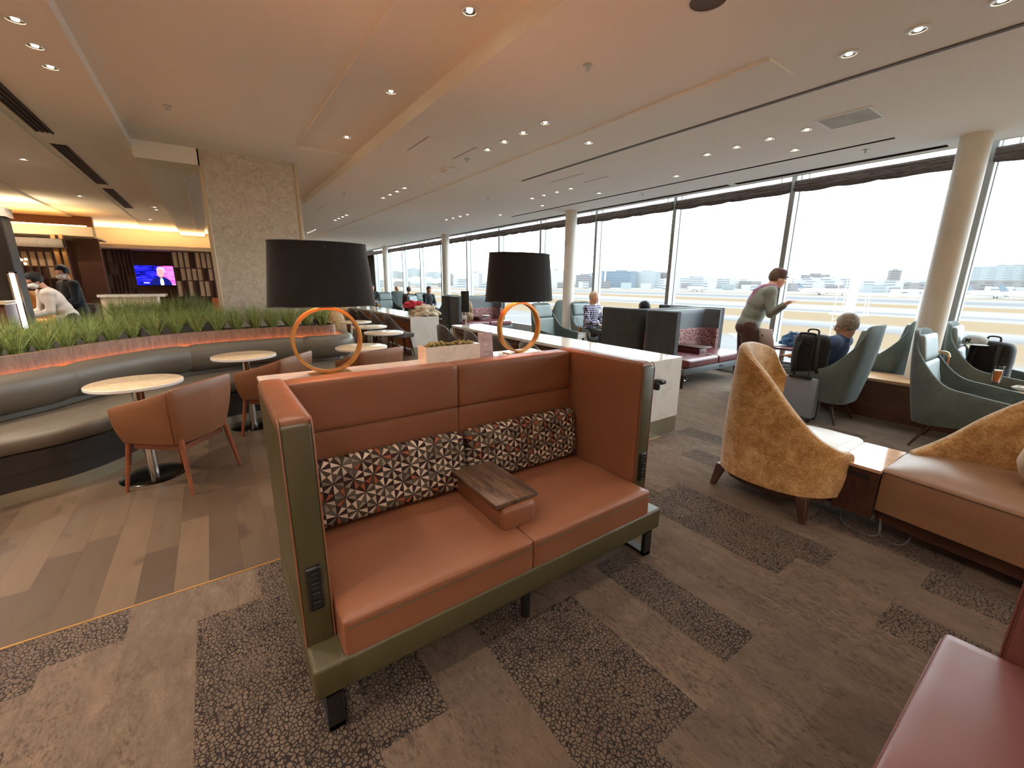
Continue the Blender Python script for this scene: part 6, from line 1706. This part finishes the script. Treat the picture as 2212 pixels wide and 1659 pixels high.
def lit_cabinet():
    t = thing('display_fridge', 'tall dark cabinet with a bright white light strip at the left edge', 'display cabinet', (-2.4, 8.9, 0))
    bm = nb(); box(bm, -2.95, -2.155, 8.82, 9.15, 0, 2.30, 0.01, 1); obj('body', bm, mat['darkcab'], t, False, w=True)
    bm = nb(); box(bm, -2.215, -2.165, 8.795, 8.82, 0.80, 1.56); g = obj('light_strip', bm, mat['cold_led'], t, False, w=True)
    bm = nb(); box(bm, -2.235, -2.145, 8.79, 8.82, 0.78, 0.80); box(bm, -2.235, -2.145, 8.79, 8.82, 1.56, 1.58); box(bm, -2.235, -2.215, 8.79, 8.82, 0.78, 1.58); box(bm, -2.165, -2.145, 8.79, 8.82, 0.78, 1.58); obj('frame', bm, mat['chrome'], t, False, w=True)
    bm = nb(); box(bm, -2.96, -2.12, 8.81, 9.15, 2.30, 2.42); obj('cornice', bm, mat['stone'], t, False, w=True)
lit_cabinet()
t = thing('service_counter', 'brown counter with pale top at the left edge, by the lit cabinet', 'counter', (-2.6, 8.5, 0))
bm = nb(); box(bm, -3.6, -2.22, 8.35, 8.76, 0, 1.16); obj('body', bm, mat['dark_wall'], t, False, w=True)
bm = nb(); box(bm, -3.6, -2.19, 8.30, 8.78, 1.16, 1.20, 0.003, 1); obj('top', bm, mat['quartz_top'], t, False, w=True)
def stool():
    t = thing('bar_stool', 'tan bar stool with chrome legs in front of the bent bar worker', 'stool', (-2.44, 10.6, 0), R(-10))
    bm = nb(); cushion(bm, -0.21, 0.21, -0.2, 0.2, 0.74, 0.82, 0.03, 0.01, 6); obj('seat', bm, mat['stool_tan'], t)
    P = catmull([(0.20, -0.05, 0), (0.21, 0.12, 0), (0.12, 0.2, 0), (-0.12, 0.2, 0), (-0.21, 0.12, 0), (-0.20, -0.05, 0)], 4)
    bm = nb(); shell(bm, P, P, 0.82, 1.27, 0.03, 4); obj('backrest', bm, mat['stool_tan'], t)
    for sx, sy in ((-1, -1), (1, -1), (-1, 1), (1, 1)):
        bm = nb(); cyl(bm, (0.15*sx, 0.15*sy, 0.75), (0.2*sx, 0.2*sy, 0), 0.012, n=8); obj('leg', bm, mat['chrome'], t)
    bm = nb(); tube(bm, [(0.18, 0.18, 0.28), (-0.18, 0.18, 0.28), (-0.18, -0.18, 0.28), (0.18, -0.18, 0.28)], 0.01, 6, closed=True); obj('footrest', bm, mat['chrome'], t)
stool()
def chandelier():
    t = thing('wall_lights', 'cluster of small glowing lights at the far left bar', 'light', (-2.85, 12.0, 1.70))
    bm = nb(); cyl(bm, (-2.85, 12.05, 2.12), (-2.85, 12.05, 1.80), 0.006, n=6); obj('rod', bm, mat['brass'], t, w=True)
    for i, (dx, dz) in enumerate([(-0.05, 0.0), (0.03, 0.05), (0.07, -0.02), (-0.02, -0.07), (0.0, 0.09), (0.09, 0.06)]):
        bm = nb(); ell(bm, (-2.85+dx, 12.0, 1.78+dz), (0.022,)*3, n=10, m=8); obj('bulb', bm, mat['bulb_soft'], t, w=True)
        bm = nb(); cyl(bm, (-2.85+dx, 12.0, 1.78+dz), (-2.85, 12.05, 1.84), 0.003, n=5); obj('arm', bm, mat['brass'], t, w=True)
chandelier()
bm = nb(); box(bm, -2.28, -2.02, 12.4, 12.8, 0.0, 0.98, 0.01, 1); single('bar_cabinet', bm, mat['darkcab'], 'low dark cabinet between the bar workers and the white counter', 'cabinet')
bm = nb(); box(bm, 0.0, 0.34, 15.6, 15.95, 0.0, 0.95, 0.05, 3); single('red_armchair', bm, leather('red chair', (190, 84, 52), 0.5), 'orange red chair back showing beside the stone pillar, below the slatted screen', 'chair')

# ------------------------------------------------------------------ outside: airfield, skyline, masts, aircraft
GZ = -7.0
bm = nb(); f = bm.faces.new([bm.verts.new(p) for p in ((9, -900, GZ), (2600, -900, GZ), (2600, 2600, GZ), (9, 2600, GZ))])
struct('outside_ground', bm, mat['ground'])
rnd = random.Random(21)
BG = 'buildings on the far side of the airfield'
def bld(x, y, w, d, h, m, label):
    bm = nb(); r = math.atan2(y, x)
    M = Matrix.Translation((x, y, GZ)) @ Matrix.Rotation(r, 4, 'Z')
    box(bm, -d/2, d/2, -w/2, w/2, 0, h, 0, 1, M)
    if h > 14: box(bm, -d/4, d/4, -w/5, w/5, h, h+2.0, 0, 1, M)
    o = single('building', bm, mat[m], label, 'building', BG, smooth=False); return o
def ang(px):  # heading of a picture column, degrees from +Y towards +X (offline fit of the photograph)
    return math.degrees(math.atan((px-1106)/906.6/math.cos(R(13.7))))+35.19
def at(px, D): a = R(ang(px)); return D*math.sin(a), D*math.cos(a)
for px, D, w, h, m, l in [
    (1326, 760, 50, 27, 'f_blue', 'big blue grey glass building on the airfield horizon'),
    (1378, 770, 44, 26.5, 'f_pale', 'pale grey building touching the blue grey glass one'),
    (1415, 790, 38, 24, 'f_brown', 'grey brown building right of the pale one'),
    (1434, 700, 42, 15, 'f_white', 'long white striped building before the grey brown one'),
    (1478, 760, 46, 18, 'f_white', 'white banded building right of the second mullion'),
    (1540, 800, 60, 15, 'f_white', 'low white terminal building behind the standing man'),
    (1590, 790, 30, 12, 'f_brown', 'low grey block left of the standing man'),
    (1196, 720, 26, 27, 'f_white', 'white apartment tower right of the second ring lamp shade'),
    (1216, 760, 20, 24, 'f_brown', 'grey tower beside the second round column'),
    (1248, 720, 22, 20, 'f_brown', 'brown grey tower behind the plaid-shirted man'),
    (1268, 740, 24, 22, 'f_white', 'white tower with balconies left of the blue grey building'),
    (1284, 860, 16, 30, 'f_blue', 'slender pale blue tower beside the mullion'),
    (1030, 800, 26, 24, 'f_white', 'white block with vertical stripes, left of the right lamp shade'),
    (1000, 860, 30, 14, 'f_white', 'low white hangar by the third round column'),
    (980, 900, 12, 22, 'f_brown', 'thin tower by the third round column'),
    (945, 950, 50, 26, 'f_pale', 'hazy pale tower block in the far windows'),
    (905, 980, 34, 34, 'f_pale', 'tall hazy tower behind the far seated people'),
    (868, 1000, 40, 28, 'f_pale', 'hazy tower in the farthest windows'),
    (1735, 760, 70, 16, 'f_white', 'long low hangar with flat roof behind the first mast'),
    (1720, 900, 40, 24, 'f_brown', 'brown grey block above the long hangar'),
    (1790, 720, 110, 12, 'f_white', 'low pier building stretching behind the first mast'),
    (1880, 900, 16, 30, 'f_brown', 'slim block near the control tower'),
    (1900, 820, 60, 14, 'f_white', 'white sheds below the control tower'),
    (1960, 860, 60, 12, 'f_brown', 'grey sheds right of the second mast'),
    (2140, 900, 130, 34, 'f_pale', 'large hazy grey blue building at the right edge of the horizon'),
    (2180, 780, 120, 14, 'f_brown', 'low grey row before the large hazy building'),
    (2205, 880, 20, 44, 'f_pale', 'hazy tower on top of the right horizon')]:
    x, y = at(px, D); bld(x, y, w, 24, h, m, l)
for i in range(34):
    px = 835+i*42+rnd.uniform(-5, 5); D = 600+(i%2)*30; x, y = at(px, D)
    bld(x, y, rnd.uniform(12, 21), 12, rnd.uniform(5, 11), rnd.choice(['f_white', 'f_brown', 'f_pale', 'f_white']), 'small low building in the hazy row along the horizon')
bm = nb(); R3_ = random.Random(4)
for i in range(110):
    x, y = at(830+i*13.2, 940); h = R3_.uniform(9, 15)
    ell(bm, (x, y, GZ+h*0.3), (14, 14, h), n=10, m=6)
o = single('tree_belt', bm, mat['trees'], 'hazy grey green tree belt along the horizon', 'trees'); o['kind'] = 'stuff'
def tower():
    x, y = at(1978, 700); t = thing('control_tower', 'slender pale airport control tower on the right horizon', 'control tower', (x, y, GZ))
    bm = nb(); lathe(bm, [(3.2, 0), (2.4, 30), (2.2, 36)], n=16); obj('shaft', bm, mat['f_pale'], t)
    bm = nb(); lathe(bm, [(2.2, 35), (5.0, 38), (5.4, 41), (3.0, 43), (0, 43)], n=16); obj('cab', bm, mat['f_blue'], t)
tower()
def mast(px, X, ztop, r, label, tbar=False):
    a = R(ang(px)); y = X/math.tan(a)
    t = thing('light_mast', label, 'mast', (X, y, GZ), 0, 'grey masts outside the windows')
    H = ztop-GZ
    bm = nb(); cyl(bm, (0, 0, 0), (0, 0, H), r*1.15, r, 20)
    for k in range(6): cyl(bm, (0, 0, H*(0.35+0.11*k)), (0, 0, H*(0.35+0.11*k)+0.05), r*1.25, n=20)
    obj('pole', bm, mat['mast'], t)
    if not tbar:
        bm = nb(); cyl(bm, (0, 0, H), (0, 0, H+0.25), r*0.7, r*0.5, 12); cyl(bm, (0, 0, H+0.2), (0, 0, H+1.0), 0.02, n=6); obj('finial', bm, mat['mast'], t)
        bm = nb()
        for s in (0, 1): cyl(bm, (-r-0.12+0.0, -0.10-0.28*s, 1.0), (-r-0.12, -0.10-0.28*s, H-0.3), 0.018, n=6)
        for k in range(int((H-1.4)/0.35)): cyl(bm, (-r-0.12, -0.10, 1.1+k*0.35), (-r-0.12, -0.38, 1.1+k*0.35), 0.012, n=5)
        bmesh.ops.transform(bm, matrix=Matrix.Translation((0, 0.55, 0)), verts=bm.verts)
        obj('ladder', bm, mat['mast'], t)
        bm = nb(); box(bm, -0.5, 0.3, -0.62, 0.55, H*0.80, H*0.80+0.05); tube(bm, [(0.1, -0.55, H*0.80+0.9), (0.1, -0.60, H*0.80), (0.1, -0.35, H*0.80)], 0.02, 5); tube(bm, [(-0.3, -0.55, H*0.80+0.8), (-0.3, -0.60, H*0.80), (-0.3, -0.35, H*0.80)], 0.02, 5); obj('service_platform', bm, mat['mast'], t)
    else:
        bm = nb(); box(bm, -0.1, 0.1, -1.5, 1.5, H, H+0.15)
        for q in (-1.3, -0.5, 0.5, 1.3): box(bm, -0.3, 0.15, q-0.2, q+0.2, H-0.28, H)
        obj('lamp_bar', bm, mat['mast'], t)
mast(1803, 22, 2.05, 0.17, 'near grey mast with ladder and platform, behind the man in the blue shirt')
mast(1953, 32, 1.1, 0.19, 'second grey mast topped by a bar of floodlights, left of the big column', True)
def plane(px, D, L, label, rz):
    x, y = at(px, D); t = thing('aircraft', label, 'aircraft', (x, y, GZ), rz, 'parked aircraft on the far apron')
    bm = nb(); tube(bm, [(-L*0.5, 0, 3.6), (-L*0.45, 0, 3.5), (-L*0.36, 0, 3.3), (0, 0, 3.2), (L*0.3, 0, 3.3), (L*0.42, 0, 3.7), (L*0.5, 0, 4.2)], [0.2, 1.1, 1.8, 1.9, 1.8, 1.0, 0.2], 14); obj('fuselage', bm, mat['white_metal'], t)
    for s in (-1, 1):
        bm = nb(); prism(bm, [(-L*0.08, 0), (L*0.06, 0), (L*0.20, s*L*0.44), (L*0.15, s*L*0.44)], 2.7, 2.95); obj('wing', bm, mat['grey_metal'], t)
        bm = nb(); cyl(bm, (-L*0.08, s*L*0.16, 1.9), (L*0.04, s*L*0.16, 1.9), 0.9, 0.7, 12); obj('engine', bm, mat['grey_metal'], t)
    bm = nb(); g_ = [bm.verts.new(p) for p in ((L*0.33, -0.2, 4), (L*0.46, -0.2, 4), (L*0.52, -0.15, 9), (L*0.46, -0.15, 9), (L*0.33, 0.2, 4), (L*0.46, 0.2, 4), (L*0.52, 0.15, 9), (L*0.46, 0.15, 9))]
    for q in ((0, 1, 2, 3), (7, 6, 5, 4), (0, 4, 5, 1), (1, 5, 6, 2), (2, 6, 7, 3), (3, 7, 4, 0)): bm.faces.new([g_[i] for i in q])
    obj('tail_fin', bm, mat['f_blue'], t)
    bm = nb()
    for q in ((-L*0.38, 0), (L*0.05, 2.5), (L*0.05, -2.5)): cyl(bm, (q[0], q[1], 0), (q[0], q[1], 2.6), 0.35, n=8)
    obj('landing_gear', bm, mat['black'], t)
plane(1740, 420, 34, 'white aircraft on the apron left of the first mast', R(100))
plane(2105, 430, 36, 'white aircraft on the apron right of the big column', R(80))
plane(2185, 400, 34, 'white aircraft on the apron at the right edge', R(110))
plane(1480, 480, 34, 'small white aircraft before the white banded building', R(60))

# ------------------------------------------------------------------ light and camera
w = bpy.data.worlds.new('World'); bpy.context.scene.world = w; w.use_nodes = True
nt = w.node_tree; bg = nt.nodes['Background']
tc = nt.nodes.new('ShaderNodeTexCoord'); sp = nt.nodes.new('ShaderNodeSeparateXYZ'); nt.links.new(tc.outputs['Generated'], sp.inputs[0])
rp = nt.nodes.new('ShaderNodeValToRGB'); rp.color_ramp.elements[0].position = 0.0; rp.color_ramp.elements[0].color = (0.80, 0.90, 0.98, 1)
rp.color_ramp.elements[1].position = 0.35; rp.color_ramp.elements[1].color = (0.90, 0.96, 1.0, 1)
nt.links.new(sp.outputs[2], rp.inputs[0]); nt.links.new(rp.outputs[0], bg.inputs[0]); bg.inputs[1].default_value = WORLD

def light(kind, loc, e, col, **k):
    d = bpy.data.lights.new(kind.lower()+'_light', kind); d.energy = e; d.color = col
    for a, b in k.items(): setattr(d, a, b)
    o = bpy.data.objects.new(kind.lower()+'_light', d); C.objects.link(o); o.location = loc
    return o
WARM = (1.0, 0.86, 0.75); NEU = (1.0, 0.96, 0.91)
for x, y, z, g in DLp:
    if x < -1.6: e, c = SPOT*3.5, WARM
    elif x < 2: e, c = SPOT*1.0, WARM
    elif x < 3.2: e, c = SPOT*0.7, (1.0, 0.94, 0.86)
    else: e, c = SPOT*0.5, NEU
    if y > 9: e *= 0.8
    light('SPOT', (x, y, z-0.02), e, c, spot_size=R(110), spot_blend=0.7, shadow_soft_size=0.03)
# unseen spots left and behind, boosted and widened to bounce light onto the ceiling
for x, y in ((-1.0, 1.0), (-1.0, 2.6), (-2.4, 1.5), (-2.4, 4.0), (-2.4, 6.5), (-4.5, 3.0), (-4.5, 6.5), (-4.5, 10.0), (-5.8, 1.0), (-5.8, 5.0), (-5.8, 9.0), (-4.5, -1.0), (0.3, -3.2), (-2.4, -2.5), (-2.4, -4.0), (0.3, -4.2), (3.0, -4.0), (1.5, -1.2), (-0.7, -1.2), (3.6, -1.5)):
    light('SPOT', (x, y, 2.93), SPOT*(7.0 if x < -2 or y < -3 else 1.6 if x < 0 else 1.0), WARM, spot_size=R(150 if x < -4 or y < -2 else 120), spot_blend=0.8, shadow_soft_size=0.03)
for x in (0.458, 1.665): light('POINT', (x, 2.28, 1.515), 8.0, (1.0, 0.42, 0.20), shadow_soft_size=0.04)
for i in range(5): light('AREA', (-2.3+i*0.6, 17.1, 2.5), 10, (1.0, 0.72, 0.38), shape='RECTANGLE', size=0.5, size_y=0.05).rotation_euler = (R(180), 0, 0)
for x in (-3.0, -4.2):  # unseen warm lamps added to brighten the left bulkhead
    light('AREA', (x, 12.4, 2.25), 14, (1.0, 0.76, 0.46), shape='RECTANGLE', size=1.0, size_y=0.08).rotation_euler = (R(150), 0, 0)

cam = bpy.data.cameras.new('Camera'); co = bpy.data.objects.new('Camera', cam); C.objects.link(co)
cam.sensor_width = 36; cam.sensor_fit = 'HORIZONTAL'; cam.lens = 906.6/2212*36; cam.clip_start = 0.02; cam.clip_end = 6000
yaw, pitch, roll = 0.61421, 0.23932, 0.00767
fwv = Vector((math.sin(yaw)*math.cos(pitch), math.cos(yaw)*math.cos(pitch), -math.sin(pitch)))
rr = Vector((math.cos(yaw), -math.sin(yaw), 0)); uu = rr.cross(fwv)
r2 = rr*math.cos(roll)+uu*math.sin(roll); u2 = -rr*math.sin(roll)+uu*math.cos(roll)
co.matrix_world = Matrix.Translation((0, 0, 1.5)) @ Matrix((r2, u2, -fwv)).transposed().to_4x4()
sc = bpy.context.scene; sc.camera = co
sc.view_settings.view_transform = 'Standard'; sc.view_settings.look = 'None'; sc.view_settings.gamma = 1; sc.view_settings.exposure = EXPO
try: sc.view_settings.use_curve_mapping = False
except Exception: pass
cy = sc.cycles
cy.use_denoising = True; cy.use_adaptive_sampling = True; cy.adaptive_threshold = 0.06; cy.adaptive_min_samples = 16; cy.max_bounces = 8; cy.diffuse_bounces = 6; cy.glossy_bounces = 3; cy.transparent_max_bounces = 8; cy.transmission_bounces = 3
cy.sample_clamp_indirect = 6.0; cy.caustics_reflective = False; cy.caustics_refractive = False; cy.use_light_tree = True
